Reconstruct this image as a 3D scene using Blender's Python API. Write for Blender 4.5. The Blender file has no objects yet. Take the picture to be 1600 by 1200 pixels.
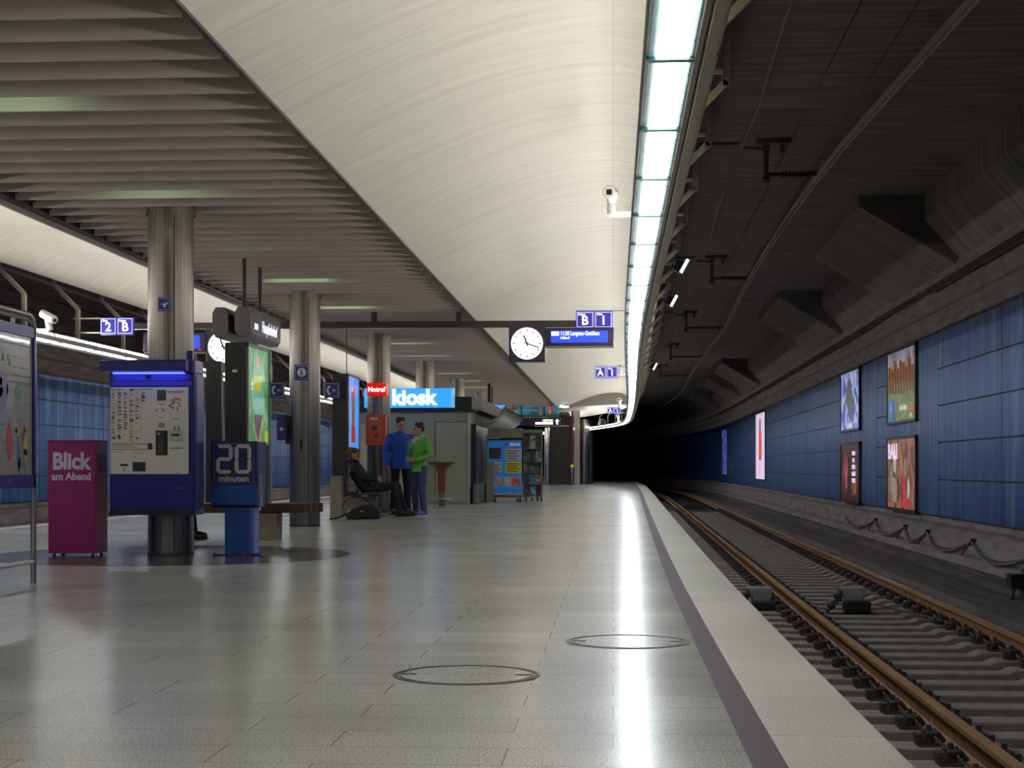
import bpy, bmesh, math, random
from mathutils import Vector, Matrix, Euler
R = random.Random(7)
C = bpy.context.scene.collection
sc = bpy.context.scene
PI = math.pi

# ---------------------------------------------------------------- camera, world, exposure
EYE = 0.92            # camera height above the platform
F = 2440.0            # focal length in pixels of the 1600 px wide frame
YAW = math.atan(158 / F)
cd = bpy.data.cameras.new('camera'); cam = bpy.data.objects.new('camera', cd); C.objects.link(cam)
cam.location = (0, 0, EYE); cam.rotation_euler = (PI / 2, 0, YAW)
cd.lens = 36 * F / 1600; cd.sensor_width = 36; cd.shift_y = 130 / 1600
cd.clip_start = 0.05; cd.clip_end = 400
sc.camera = cam
wd = bpy.data.worlds.new('world'); sc.world = wd; wd.use_nodes = True
wd.node_tree.nodes['Background'].inputs[0].default_value = (0.010, 0.009, 0.010, 1)
wd.node_tree.nodes['Background'].inputs[1].default_value = 0.35
sc.view_settings.view_transform = 'Standard'; sc.view_settings.look = 'None'
sc.view_settings.gamma = 1; sc.view_settings.use_curve_mapping = False
sc.view_settings.exposure = 0.55
sc.cycles.use_denoising = True
sc.cycles.max_bounces = 8; sc.cycles.diffuse_bounces = 4; sc.cycles.glossy_bounces = 4
sc.cycles.sample_clamp_indirect = 6
sc.cycles.caustics_reflective = False; sc.cycles.caustics_refractive = False
L_UP = 37.0           # radiance of the tubes on top of the light rails
L_DOWN = 11.0          # radiance of the glass light strips
L_SLAT = 6.0          # radiance of the small tubes above the slatted ceiling

def W(px, py, d):
    """World point at image-plane depth d seen in the photograph at (px, py)."""
    c = math.cos(YAW)
    return Vector((d * c * (px - 958) / F, d * c * (1 + (px - 800) / F * math.tan(YAW)), EYE + d * (730 - py) / F))
def G(px, py, z=0.0):
    return W(px, py, F * (EYE - z) / (py - 730))
def DX(px, X):
    """depth of a point with world x = X seen at column px"""
    return X * F / ((px - 958) * math.cos(YAW))

def interp(tab):
    def f(y):
        if y <= tab[0][0]: return tab[0][1]
        n = len(tab)
        for i in range(n - 1):
            if y <= tab[i + 1][0]:
                x0, y0 = tab[i]; x1, y1 = tab[i + 1]
                m0 = (y1 - tab[i - 1][1]) / (x1 - tab[i - 1][0]) if i > 0 else 0
                m1 = (tab[i + 2][1] - y0) / (tab[i + 2][0] - x0) if i < n - 2 else (y1 - y0) / (x1 - x0)
                h = x1 - x0; t = (y - x0) / h
                return ((2*t**3 - 3*t*t + 1) * y0 + (t**3 - 2*t*t + t) * h * m0 + (-2*t**3 + 3*t*t) * y1 + (t**3 - t*t) * h * m1)
        return tab[-1][1] + (y - tab[-1][0]) * (tab[-1][1] - tab[-2][1]) / (tab[-1][0] - tab[-2][0])
    return f
# sideways drift of the platform and track (cT) and of the hanging light rails (cS) along the station
cT = interp([(0, 0), (10, 0), (17, .05), (38, .28), (60, .53), (85, .66), (101, .2), (125, -2.85), (150, -8)])
cS = interp([(0, 0), (18, 0), (22, .012), (28, .06), (44, .235), (54, .31), (66, .33), (72, .22), (77, -.2), (84, -1.42), (95, -4.2), (110, -9)])

# ---------------------------------------------------------------- materials
def lin(v):
    v /= 255.0
    return v / 12.92 if v <= 0.04045 else ((v + 0.055) / 1.055) ** 2.4
def rgb(r, g, b): return (lin(r), lin(g), lin(b), 1)
MC = {}
def mat(name, col, rough=.5, metal=0., emit=0., noise=0., nscale=8., bump=0., stretch=(1, 1, 1), ecol=None, coat=0., spec=None, trans=0., alpha=1.):
    if name in MC: return MC[name]
    m = bpy.data.materials.new(name); m.use_nodes = True; MC[name] = m
    nt = m.node_tree; b = nt.nodes['Principled BSDF']; L = nt.links.new
    c = rgb(*col)
    b.inputs['Roughness'].default_value = rough; b.inputs['Metallic'].default_value = metal
    b.inputs['Coat Weight'].default_value = coat
    if spec is not None: b.inputs['Specular IOR Level'].default_value = spec
    if trans: b.inputs['Transmission Weight'].default_value = trans
    if alpha < 1: b.inputs['Alpha'].default_value = alpha
    tc = nt.nodes.new('ShaderNodeTexCoord'); mp = nt.nodes.new('ShaderNodeMapping'); mp.inputs['Scale'].default_value = stretch
    L(tc.outputs['Object'], mp.inputs['Vector'])
    no = nt.nodes.new('ShaderNodeTexNoise'); no.inputs['Scale'].default_value = nscale; no.inputs['Detail'].default_value = 5
    L(mp.outputs[0], no.inputs['Vector'])
    rp = nt.nodes.new('ShaderNodeValToRGB'); a = noise or .03
    rp.color_ramp.elements[0].position = .3; rp.color_ramp.elements[1].position = .7
    rp.color_ramp.elements[0].color = tuple(x * (1 - a) for x in c[:3]) + (1,)
    rp.color_ramp.elements[1].color = tuple(min(1, x * (1 + a)) for x in c[:3]) + (1,)
    L(no.outputs['Fac'], rp.inputs['Fac']); L(rp.outputs[0], b.inputs['Base Color'])
    if bump:
        bm_ = nt.nodes.new('ShaderNodeBump'); bm_.inputs['Strength'].default_value = bump; bm_.inputs['Distance'].default_value = .01
        L(no.outputs['Fac'], bm_.inputs['Height']); L(bm_.outputs[0], b.inputs['Normal'])
    if emit:
        b.inputs['Emission Color'].default_value = rgb(*(ecol or col)); b.inputs['Emission Strength'].default_value = emit
    return m

def nodes(name, fn):
    if name in MC: return MC[name]
    m = bpy.data.materials.new(name); m.use_nodes = True; MC[name] = m
    fn(m.node_tree, m.node_tree.nodes['Principled BSDF']); return m
def ramp(nt, stops, interp_='LINEAR'):
    r = nt.nodes.new('ShaderNodeValToRGB'); r.color_ramp.interpolation = interp_
    e = r.color_ramp.elements
    while len(e) < len(stops): e.new(.5)
    for k, (p, c) in enumerate(stops):
        e[k].position = p; e[k].color = rgb(*c) if len(c) == 3 else c
    return r
def mixc(nt, a, b, fac, mode='MIX'):
    x = nt.nodes.new('ShaderNodeMix'); x.data_type = 'RGBA'; x.blend_type = mode
    for s, v in ((0, fac), (6, a), (7, b)):
        if hasattr(v, 'links'): nt.links.new(v, x.inputs[s])
        else: x.inputs[s].default_value = v
    return x.outputs[2]

def granite(name, c0, c1, c2, rough, tile=True, joint=(.93, .3)):
    def fn(nt, b):
        L = nt.links.new
        g = nt.nodes.new('ShaderNodeNewGeometry')
        n1 = nt.nodes.new('ShaderNodeTexNoise'); n1.inputs['Scale'].default_value = 120; n1.inputs['Detail'].default_value = 3
        L(g.outputs['Position'], n1.inputs['Vector'])
        r1 = ramp(nt, [(.34, c0), (.5, c1), (.66, c2)]); L(n1.outputs['Fac'], r1.inputs['Fac'])
        n2 = nt.nodes.new('ShaderNodeTexNoise'); n2.inputs['Scale'].default_value = .8; L(g.outputs['Position'], n2.inputs['Vector'])
        r2 = ramp(nt, [(.3, (225, 225, 225)), (.7, (255, 255, 255))]); L(n2.outputs['Fac'], r2.inputs['Fac'])
        col = mixc(nt, r1.outputs[0], r2.outputs[0], .8, 'MULTIPLY')
        if tile:
            br = nt.nodes.new('ShaderNodeTexBrick'); br.offset = .37; br.offset_frequency = 2
            br.inputs['Scale'].default_value = 1; br.inputs['Brick Width'].default_value = joint[0]; br.inputs['Row Height'].default_value = joint[1]
            br.inputs['Mortar Size'].default_value = .003; br.inputs['Mortar Smooth'].default_value = .3
            br.inputs['Color1'].default_value = (1, 1, 1, 1); br.inputs['Color2'].default_value = (.9, .9, .89, 1); br.inputs['Mortar'].default_value = (.2, .19, .18, 1)
            L(g.outputs['Position'], br.inputs['Vector'])
            col = mixc(nt, col, br.outputs[0], .9, 'MULTIPLY')
        L(col, b.inputs['Base Color'])
        r3 = ramp(nt, [(.3, (255,) * 3), (.7, (255,) * 3)])
        mr = nt.nodes.new('ShaderNodeMapRange'); mr.inputs['To Min'].default_value = rough - .03; mr.inputs['To Max'].default_value = rough + .04
        L(n2.outputs['Fac'], mr.inputs['Value']); L(mr.outputs[0], b.inputs['Roughness'])
        b.inputs['Specular IOR Level'].default_value = .36
    return nodes(name, fn)
M_floor = granite('floor_granite', (146, 140, 129), (193, 189, 177), (218, 215, 205), .205)
M_edge = granite('edge_granite', (158, 150, 136), (204, 196, 180), (226, 219, 205), .5, joint=(3, .9))
M_stripe = granite('purple_granite', (58, 42, 50), (84, 62, 70), (108, 84, 90), .6, joint=(3, .6))
M_disc = granite('dark_granite', (58, 54, 50), (84, 79, 74), (106, 101, 95), .205, tile=False)

def vault_fn(nt, b):
    L = nt.links.new
    g = nt.nodes.new('ShaderNodeNewGeometry'); mp = nt.nodes.new('ShaderNodeMapping'); mp.inputs['Scale'].default_value = (.6, 7, .6); mp.inputs['Rotation'].default_value = (0, 0, .16)
    L(g.outputs['Position'], mp.inputs['Vector'])
    n = nt.nodes.new('ShaderNodeTexNoise'); n.inputs['Scale'].default_value = 1.1; n.inputs['Detail'].default_value = 6; L(mp.outputs[0], n.inputs['Vector'])
    r = ramp(nt, [(.3, (214, 213, 203)), (.55, (225, 224, 215)), (.75, (231, 230, 222))]); L(n.outputs['Fac'], r.inputs['Fac'])
    br = nt.nodes.new('ShaderNodeTexBrick'); br.offset = 0; br.inputs['Scale'].default_value = 1; br.inputs['Brick Width'].default_value = 60; br.inputs['Row Height'].default_value = 1.6
    br.inputs['Mortar Size'].default_value = .006; br.inputs['Color1'].default_value = (1, 1, 1, 1); br.inputs['Color2'].default_value = (.985, .985, .98, 1); br.inputs['Mortar'].default_value = (.84, .84, .82, 1)
    L(g.outputs['Position'], br.inputs['Vector'])
    L(mixc(nt, r.outputs[0], br.outputs[0], 1., 'MULTIPLY'), b.inputs['Base Color'])
    b.inputs['Roughness'].default_value = .42; b.inputs['Specular IOR Level'].default_value = .35
M_vault = nodes('white_vault_plaster', vault_fn)

def concrete(name, c0, c1, board, axis='y'):
    def fn(nt, b):
        L = nt.links.new
        g = nt.nodes.new('ShaderNodeNewGeometry'); mp = nt.nodes.new('ShaderNodeMapping')
        mp.inputs['Scale'].default_value = {'y': (.5, 5, .5), 'x': (5, .5, 5), 'z': (.7, .7, 5)}[axis]
        L(g.outputs['Position'], mp.inputs['Vector'])
        n = nt.nodes.new('ShaderNodeTexNoise'); n.inputs['Scale'].default_value = 1.6; n.inputs['Detail'].default_value = 8; L(mp.outputs[0], n.inputs['Vector'])
        r = ramp(nt, [(.3, c0), (.72, c1)]); L(n.outputs['Fac'], r.inputs['Fac'])
        w = nt.nodes.new('ShaderNodeTexWave'); w.inputs['Scale'].default_value = board; w.bands_direction = {'y': 'Y', 'x': 'X', 'z': 'Z'}[axis]
        w.inputs['Distortion'].default_value = .25; L(g.outputs['Position'], w.inputs['Vector'])
        r2 = ramp(nt, [(.0, (170, 170, 170)), (.12, (255, 255, 255))]); L(w.outputs['Fac'], r2.inputs['Fac'])
        L(mixc(nt, r.outputs[0], r2.outputs[0], .75, 'MULTIPLY'), b.inputs['Base Color'])
        bp = nt.nodes.new('ShaderNodeBump'); bp.inputs['Strength'].default_value = .5; bp.inputs['Distance'].default_value = .02
        L(n.outputs['Fac'], bp.inputs['Height']); L(bp.outputs[0], b.inputs['Normal'])
        b.inputs['Roughness'].default_value = .85
    return nodes(name, fn)
M_conc = concrete('board_marked_concrete', (104, 96, 91), (150, 140, 133), 3.2)
M_conc_w = concrete('wall_concrete', (112, 100, 102), (150, 138, 140), .9, 'z')
M_ballast = mat('dark_ballast', (44, 40, 38), .9, noise=.5, nscale=22, bump=.8)
M_slab = concrete('track_slab_concrete', (66, 60, 56), (104, 96, 90), .8, 'x')

def panel_fn(nt, b):
    L = nt.links.new
    g = nt.nodes.new('ShaderNodeNewGeometry'); mp = nt.nodes.new('ShaderNodeMapping'); mp.inputs['Scale'].default_value = (1, 3.2, .22)
    L(g.outputs['Position'], mp.inputs['Vector'])
    n = nt.nodes.new('ShaderNodeTexNoise'); n.inputs['Scale'].default_value = 2.2; n.inputs['Detail'].default_value = 5; L(mp.outputs[0], n.inputs['Vector'])
    r = ramp(nt, [(.3, (22, 72, 150)), (.5, (38, 98, 178)), (.72, (120, 156, 184))]); L(n.outputs['Fac'], r.inputs['Fac'])  # palest stop paints streaky reflected highlights into the blue
    L(r.outputs[0], b.inputs['Base Color'])
    b.inputs['Metallic'].default_value = .6
    mr = nt.nodes.new('ShaderNodeMapRange'); mr.inputs['To Min'].default_value = .3; mr.inputs['To Max'].default_value = .44
    L(n.outputs['Fac'], mr.inputs['Value']); L(mr.outputs[0], b.inputs['Roughness'])
    bp = nt.nodes.new('ShaderNodeBump'); bp.inputs['Strength'].default_value = .25; bp.inputs['Distance'].default_value = .01
    L(n.outputs['Fac'], bp.inputs['Height']); L(bp.outputs[0], b.inputs['Normal'])
M_panel = nodes('blue_metal_panel', panel_fn)

def steel_fn(nt, b):
    L = nt.links.new
    g = nt.nodes.new('ShaderNodeTexCoord'); mp = nt.nodes.new('ShaderNodeMapping'); mp.inputs['Scale'].default_value = (40, 40, .6)
    L(g.outputs['Object'], mp.inputs['Vector'])
    n = nt.nodes.new('ShaderNodeTexNoise'); n.inputs['Scale'].default_value = 1.5; L(mp.outputs[0], n.inputs['Vector'])
    r = ramp(nt, [(.3, (104, 99, 93)), (.7, (132, 127, 120))]); L(n.outputs['Fac'], r.inputs['Fac']); L(r.outputs[0], b.inputs['Base Color'])
    b.inputs['Metallic'].default_value = .95; b.inputs['Roughness'].default_value = .34
M_steel = nodes('brushed_steel', steel_fn)

M_slat = mat('ceiling_slat_grey', (172, 163, 155), .6, noise=.05, nscale=3)
M_dark = mat('near_black_paint', (30, 27, 26), .6)
M_black = mat('black_plastic', (14, 13, 14), .45)
M_beige = mat('beige_painted_steel', (168, 158, 142), .45, noise=.06)
M_trim = mat('grey_trim', (150, 142, 130), .5)
M_darktrim = mat('dark_bronze_metal', (62, 56, 52), .4, metal=.3, noise=.08)
M_totem = mat('anthracite_metal', (52, 49, 47), .35, metal=.4, noise=.06)
M_white = mat('white_paint', (226, 224, 220), .4)
M_letter = mat('white_lettering', (232, 232, 235), .5)
M_navy = mat('navy_enamel', (22, 22, 118), .32, spec=.35)
M_sign = mat('sign_blue', (42, 36, 150), .4, emit=.35, ecol=(42, 36, 150))
M_signw = mat('sign_white', (235, 235, 250), .4, emit=.55, ecol=(235, 235, 250))
M_chrome = mat('steel_tube', (170, 166, 160), .25, metal=1)
M_up = mat('fluorescent_tube', (255, 244, 224), .4, emit=L_UP, ecol=(255, 250, 242))
M_down = mat('lit_diffuser', (240, 246, 255), .4, emit=L_DOWN, ecol=(236, 244, 252))
M_teal = mat('frosted_glass_rim', (150, 178, 168), .25, noise=.1, coat=.4)
M_tealedge = mat('green_glass_edge', (40, 92, 88), .2)
M_slamp = mat('slat_tube', (226, 255, 226), .4, emit=L_SLAT, ecol=(205, 250, 205))
M_rail = mat('rusty_rail', (134, 94, 62), .6, metal=.2, noise=.35, nscale=14)
M_railtop = mat('rail_head_sheen', (184, 144, 88), .34, metal=.4, noise=.12, nscale=20, stretch=(1, .1, 1))  # gold tone paints the warm vault light reflected on the rail heads
M_sleeper = mat('concrete_sleeper', (128, 119, 110), .8, noise=.22, nscale=9, bump=.3)
M_iron = mat('dark_iron', (72, 65, 62), .5, metal=.3, noise=.25, nscale=30)
M_magenta = mat('magenta_enamel', (146, 10, 98), .35, coat=.0, noise=.03)
M_wood = mat('dark_bench_wood', (84, 58, 46), .45, noise=.2, nscale=10, stretch=(1, 8, 8))
M_bconc = mat('bench_concrete', (142, 130, 112), .8, noise=.14, nscale=14, bump=.2)
M_glass = nodes('clear_glass', lambda nt, b: (b.inputs['Transmission Weight'].__setattr__('default_value', 1), b.inputs['Roughness'].__setattr__('default_value', .03), b.inputs['IOR'].__setattr__('default_value', 1.25)))

# ---------------------------------------------------------------- mesh collector
def wl(o):
    v = Vector((0, 0, 0))
    while o is not None: v += o.location; o = o.parent
    return v
class MB:
    def __init__(s): s.v = []; s.f = []; s.mi = []; s.m = 0
    def add(s, vs, fs):
        n = len(s.v); s.v += [Vector(v) for v in vs]; s.f += [tuple(n + i for i in f) for f in fs]; s.mi += [s.m] * len(fs); return s
    def box(s, x0, x1, y0, y1, z0, z1):
        v = [(x, y, z) for x in (x0, x1) for y in (y0, y1) for z in (z0, z1)]
        return s.add(v, [(0, 1, 3, 2), (4, 6, 7, 5), (0, 4, 5, 1), (2, 3, 7, 6), (0, 2, 6, 4), (1, 5, 7, 3)])
    def obox(s, c, sx, sy, sz, rot=(0, 0, 0)):
        M = Matrix.Translation(c) @ Euler(rot).to_matrix().to_4x4()
        v = [M @ Vector((x * sx / 2, y * sy / 2, z * sz / 2)) for x in (-1, 1) for y in (-1, 1) for z in (-1, 1)]
        return s.add(v, [(0, 1, 3, 2), (4, 6, 7, 5), (0, 4, 5, 1), (2, 3, 7, 6), (0, 2, 6, 4), (1, 5, 7, 3)])
    def beam(s, a, b, w, h):
        a = Vector(a); b = Vector(b); d = (b - a).normalized()
        up = Vector((0, 1, 0)) if abs(d.y) < .9 else Vector((0, 0, 1))
        x = d.cross(up).normalized(); y = x.cross(d).normalized()
        v = [p + x * i * w / 2 + y * j * h / 2 for p in (a, b) for i, j in ((-1, -1), (1, -1), (1, 1), (-1, 1))]
        return s.add(v, [(0, 1, 2, 3), (7, 6, 5, 4), (0, 4, 5, 1), (1, 5, 6, 2), (2, 6, 7, 3), (3, 7, 4, 0)])
    def tube(s, a, b, r0, r1=None, n=12, caps=True):
        r1 = r0 if r1 is None else r1; a = Vector(a); b = Vector(b); d = (b - a)
        if d.length < 1e-7: return s
        d.normalize(); up = Vector((0, 0, 1)) if abs(d.z) < .95 else Vector((0, 1, 0))
        x = d.cross(up).normalized(); y = x.cross(d)
        v = [p + (x * math.cos(2 * PI * k / n) + y * math.sin(2 * PI * k / n)) * r for p, r in ((a, r0), (b, r1)) for k in range(n)]
        f = [(k, (k + 1) % n, n + (k + 1) % n, n + k) for k in range(n)]
        if caps: f += [tuple(range(n))[::-1], tuple(range(n, 2 * n))]
        return s.add(v, f)
    def path(s, pts, r, n=8):
        for a, b in zip(pts, pts[1:]): s.tube(a, b, r, r, n)
        for p in pts[1:-1]: s.ball(p, (r, r, r), 6, 8)
        return s
    def ball(s, c, r, nu=8, nv=12, rot=None):
        c = Vector(c); r = (r, r, r) if not hasattr(r, '__len__') else r
        M = Euler(rot).to_matrix() if rot else None
        v = [Vector((0, 0, r[2]))] + [Vector((r[0] * math.sin(PI * i / nu) * math.cos(2 * PI * j / nv), r[1] * math.sin(PI * i / nu) * math.sin(2 * PI * j / nv), r[2] * math.cos(PI * i / nu))) for i in range(1, nu) for j in range(nv)] + [Vector((0, 0, -r[2]))]
        if M: v = [M @ q for q in v]
        v = [c + q for q in v]
        f = [(0, 1 + j, 1 + (j + 1) % nv) for j in range(nv)]
        for i in range(nu - 2):
            for j in range(nv):
                a = 1 + i * nv + j; b = 1 + i * nv + (j + 1) % nv; f.append((a, a + nv, b + nv, b))
        e = len(v) - 1; o = 1 + (nu - 2) * nv
        f += [(o + j, e, o + (j + 1) % nv) for j in range(nv)]
        return s.add(v, f)
    def lathe(s, prof, c, n=32):
        c = Vector(c); m = len(prof)
        v = [c + Vector((r * math.cos(2 * PI * j / n), r * math.sin(2 * PI * j / n), z)) for j in range(n) for r, z in prof]
        f = [(j * m + i, ((j + 1) % n) * m + i, ((j + 1) % n) * m + i + 1, j * m + i + 1) for j in range(n) for i in range(m - 1)]
        return s.add(v, f)
    def prism(s, poly, axis, a, b):
        """poly: 2-D outline; axis 'y' -> (x,z) outline, 'x' -> (y,z), 'z' -> (x,y)"""
        n = len(poly)
        def P(p, t): return {'y': (p[0], t, p[1]), 'x': (t, p[0], p[1]), 'z': (p[0], p[1], t)}[axis]
        v = [P(p, a) for p in poly] + [P(p, b) for p in poly]
        return s.add(v, [(k, (k + 1) % n, n + (k + 1) % n, n + k) for k in range(n)] + [tuple(range(n))[::-1], tuple(range(n, 2 * n))])
    def sweep(s, prof, ys, off, closed=True, caps=True):
        n = len(prof)
        v = [(x + off(y), y, z) for y in ys for x, z in prof]
        k = n if closed else n - 1
        f = [(i * n + j, i * n + (j + 1) % n, (i + 1) * n + (j + 1) % n, (i + 1) * n + j) for i in range(len(ys) - 1) for j in range(k)]
        if closed and caps: f += [tuple(range(n))[::-1], tuple((len(ys) - 1) * n + j for j in range(n))]
        return s.add(v, f)
    def loft(s, rings, n=22, lat=(1, 0, 0)):
        v = []; lat = Vector(lat)
        for i, (c, rx, ry) in enumerate(rings):
            d = (Vector(rings[min(i + 1, len(rings) - 1)][0]) - Vector(rings[max(i - 1, 0)][0])).normalized(); f = d.cross(lat).normalized()
            v += [Vector(c) + lat * rx * math.cos(2 * PI * k / n) + f * ry * math.sin(2 * PI * k / n) for k in range(n)]
        fs = [(i * n + k, i * n + (k + 1) % n, (i + 1) * n + (k + 1) % n, (i + 1) * n + k) for i in range(len(rings) - 1) for k in range(n)]
        return s.add(v, fs + [tuple(range(n))[::-1], tuple((len(rings) - 1) * n + k for k in range(n))])
    def quad(s, *p): return s.add(p, [tuple(range(len(p)))])
    def build(s, name, m, parent=None, smooth=None, bevel=0, world=False):
        if parent is not None: o = wl(parent)
        elif world: o = Vector((0, 0, 0))
        else:
            xs = [v.x for v in s.v]; ys = [v.y for v in s.v]
            o = Vector(((min(xs) + max(xs)) / 2, (min(ys) + max(ys)) / 2, min(v.z for v in s.v)))
        me = bpy.data.meshes.new(name); me.from_pydata([v - o for v in s.v], [], s.f)
        ms = m if isinstance(m, (list, tuple)) else [m]
        for k in ms: me.materials.append(k)
        for p, i in zip(me.polygons, s.mi): p.material_index = min(i, len(ms) - 1)
        bm = bmesh.new(); bm.from_mesh(me); bmesh.ops.recalc_face_normals(bm, faces=bm.faces); bm.to_mesh(me); bm.free()
        if smooth:
            for p in me.polygons: p.use_smooth = True
            me.set_sharp_from_angle(angle=math.radians(smooth))
        ob = bpy.data.objects.new(name, me); C.objects.link(ob)
        if parent is None: ob.location = o
        else: ob.parent = parent
        if bevel:
            b = ob.modifiers.new('bevel', 'BEVEL'); b.width = bevel; b.segments = 2; b.limit_method = 'ANGLE'
        return ob
def tag(o, label, cat, group=None, kind=None):
    o['label'] = label; o['category'] = cat
    if group: o['group'] = group
    if kind: o['kind'] = kind
    return o
def thing(name, loc, label, cat, group=None):
    o = bpy.data.objects.new(name, None); C.objects.link(o); o.location = loc; o.empty_display_size = .2
    return tag(o, label, cat, group)
def struct(o): o['kind'] = 'structure'; return o
def dup(o, loc=None, parent=None):
    c = o.copy(); C.objects.link(c)
    if parent: c.parent = parent
    if loc is not None: c.location = loc
    for ch in list(o.children): dup(ch, None, c)
    return c
FACE = {'front': Euler((PI / 2, 0, 0)), 'right': Euler((PI / 2, 0, PI / 2)), 'left': Euler((PI / 2, 0, -PI / 2)), 'up': Euler((0, 0, 0))}
def text(parent, s, size, at, face, m, bold=0., depth=.002, align='CENTER', name='lettering', sx=1., shear=0., label=None):
    cu = bpy.data.curves.new('t', 'FONT'); cu.body = s; cu.size = size; cu.extrude = depth; cu.offset = bold
    cu.align_x = align; cu.align_y = 'CENTER'; cu.shear = shear; cu.resolution_u = 3
    t = bpy.data.objects.new('t', cu); C.objects.link(t); bpy.context.view_layer.update()
    me = bpy.data.meshes.new_from_object(t.evaluated_get(bpy.context.evaluated_depsgraph_get()))
    bpy.data.objects.remove(t); bpy.data.curves.remove(cu)
    M = Matrix.Translation(Vector(at) - (wl(parent) if parent else Vector((0, 0, 0)))) @ FACE[face].to_matrix().to_4x4() @ Matrix.Diagonal((sx, 1, 1, 1))
    me.transform(M); me.materials.clear(); me.materials.append(m); me.name = name
    ob = bpy.data.objects.new(name, me); C.objects.link(ob)
    if parent: ob.parent = parent
    if label: ob['label'] = label
    return ob

# ================================================================ STRUCTURE
YL = [-26, -12, 0, 4, 8, 12, 16, 20, 24, 28, 32, 36, 40, 44, 48, 52, 56, 60, 64, 68, 72, 76, 80, 84, 88, 92, 96, 100, 104, 108, 112, 116, 120, 125, 130, 136, 142, 148.9]
MIR = lambda x: -8.5 - x          # the station is symmetric about x = -4.25
# platform
m = MB(); m.sweep([(-9.0, 0), (-9.0, -.5), (.43, -.5), (.43, 0)], YL, cT); o = m.build('floor', M_floor, world=True); struct(o)
for nm, a, b_, mm in (('trim_1', .43, .54, M_stripe), ('trim_2', .54, .924, M_edge), ('trim_3', MIR(.54), -9.0, M_stripe), ('trim_4', -9.424, MIR(.54), M_edge)):
    m = MB(); m.sweep([(a, 0), (a, -.12), (b_, -.12), (b_, 0)], YL, cT); struct(m.build(nm, mm, world=True))
m = MB(); m.sweep([(.80, -.12), (.80, -1.0), (.86, -1.0), (.86, -.12)], YL, cT); m.sweep([(-9.36, -.12), (-9.36, -1.0), (-9.30, -1.0), (-9.30, -.12)], YL, cT); struct(m.build('trim_5', M_slab, world=True))
c1 = W(267, 868, 16.4); c1.z = 0
m = MB(); m.lathe([(0, .003), (1.88, .003), (1.88, -.02), (0, -.02)], c1, 72); struct(m.build('trim_6', M_disc, world=True))
# tunnel floor, both track beds
m = MB(); m.sweep([(.80, -.86), (.80, -1.1), (5.4, -1.1), (5.4, -.86)], YL, cT); struct(m.build('floor_ballast', M_ballast, world=True))
m = MB(); m.sweep([(3.95, -.62), (3.85, -.86), (5.4, -.86), (5.4, -.62)], YL, cT)
struct(m.build('floor_track', M_slab, world=True))
m = MB(); m.sweep([(-14.2, -.72), (-14.2, -1.1), (-9.3, -1.1), (-9.3, -.72)], YL, cT); struct(m.build('floor_far_track', M_slab, world=True))
# tunnel walls
m = MB(); m.sweep([(4.86, -.62), (5.16, .10), (5.16, 3.84), (5.00, 3.86), (5.00, 4.02), (5.16, 4.06), (5.16, 5.1), (5.6, 5.1), (5.6, -.62)], YL, cT); struct(m.build('wall_right', M_conc_w, world=True))
m = MB(); m.sweep([(-13.36, -.75), (-13.66, .10), (-13.66, 5.1), (-14.1, 5.1), (-14.1, -.75)], YL, cT); struct(m.build('wall_left', M_conc_w, world=True))
# blue cladding, five rows, joints between sheets
def cladding(name, x, th, bays, sgn):
    m = MB()
    for (y0, y1, rows) in bays:
        for k in range(rows):
            h = 2.975 / rows; z0 = .125 + k * h
            o0, o1 = cT(y0), cT(y1)
            a, b_ = y0 + .012, y1 - .012
            v = [(x + o + t, y, z) for t in (0, th) for y, o in ((a, o0), (b_, o1)) for z in (z0 + .012, z0 + h - .012)]
            m.add(v, [(0, 1, 3, 2), (4, 6, 7, 5), (0, 4, 5, 1), (2, 3, 7, 6), (0, 2, 6, 4), (1, 5, 7, 3)])
    return struct(m.build(name, M_panel, world=True))
e = [-9.4, -5, -.6, 3.8, 8.2, 12.6, 17.0, 21.3, 25.6, 29.6, 31.9, 35.7]
bays = [(e[i], e[i + 1], 5) for i in range(len(e) - 1)]
bays[8] = (25.6, 29.6, 1); bays[10] = (31.9, 35.7, 1)
y = 35.7
while y < 112: bays.append((y, y + 4.4, 5)); y += 4.4
cladding('wall_right_cladding', 5.10, .05, bays, 1)
bays = [(-8.4 + 4.4 * k, -4 + 4.4 * k, 5) for k in range(29)]
cladding('wall_left_cladding', -13.65, .05, bays, -1)
m = MB(); m.sweep([(5.13, .13), (5.155, .13), (5.155, 3.10), (5.13, 3.10)], YL, cT); m.sweep([(-13.655, .13), (-13.63, .13), (-13.63, 3.10), (-13.655, 3.10)], YL, cT); struct(m.build('trim_7', M_black, world=True))
# tunnel ceiling
m = MB(); m.sweep([(-14.1, 5.0), (-14.1, 5.3), (5.6, 5.3), (5.6, 5.0)], YL, cT); struct(m.build('ceiling', M_conc, world=True))
m = MB(); m.box(-40, 12, 149, 149.5, -2, 6); struct(m.build('wall_end', M_dark, world=True))
m = MB(); m.box(-14.2, 5.6, -26.5, -26, -1, 6); struct(m.build('wall_behind', M_conc_w, world=True))
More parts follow.
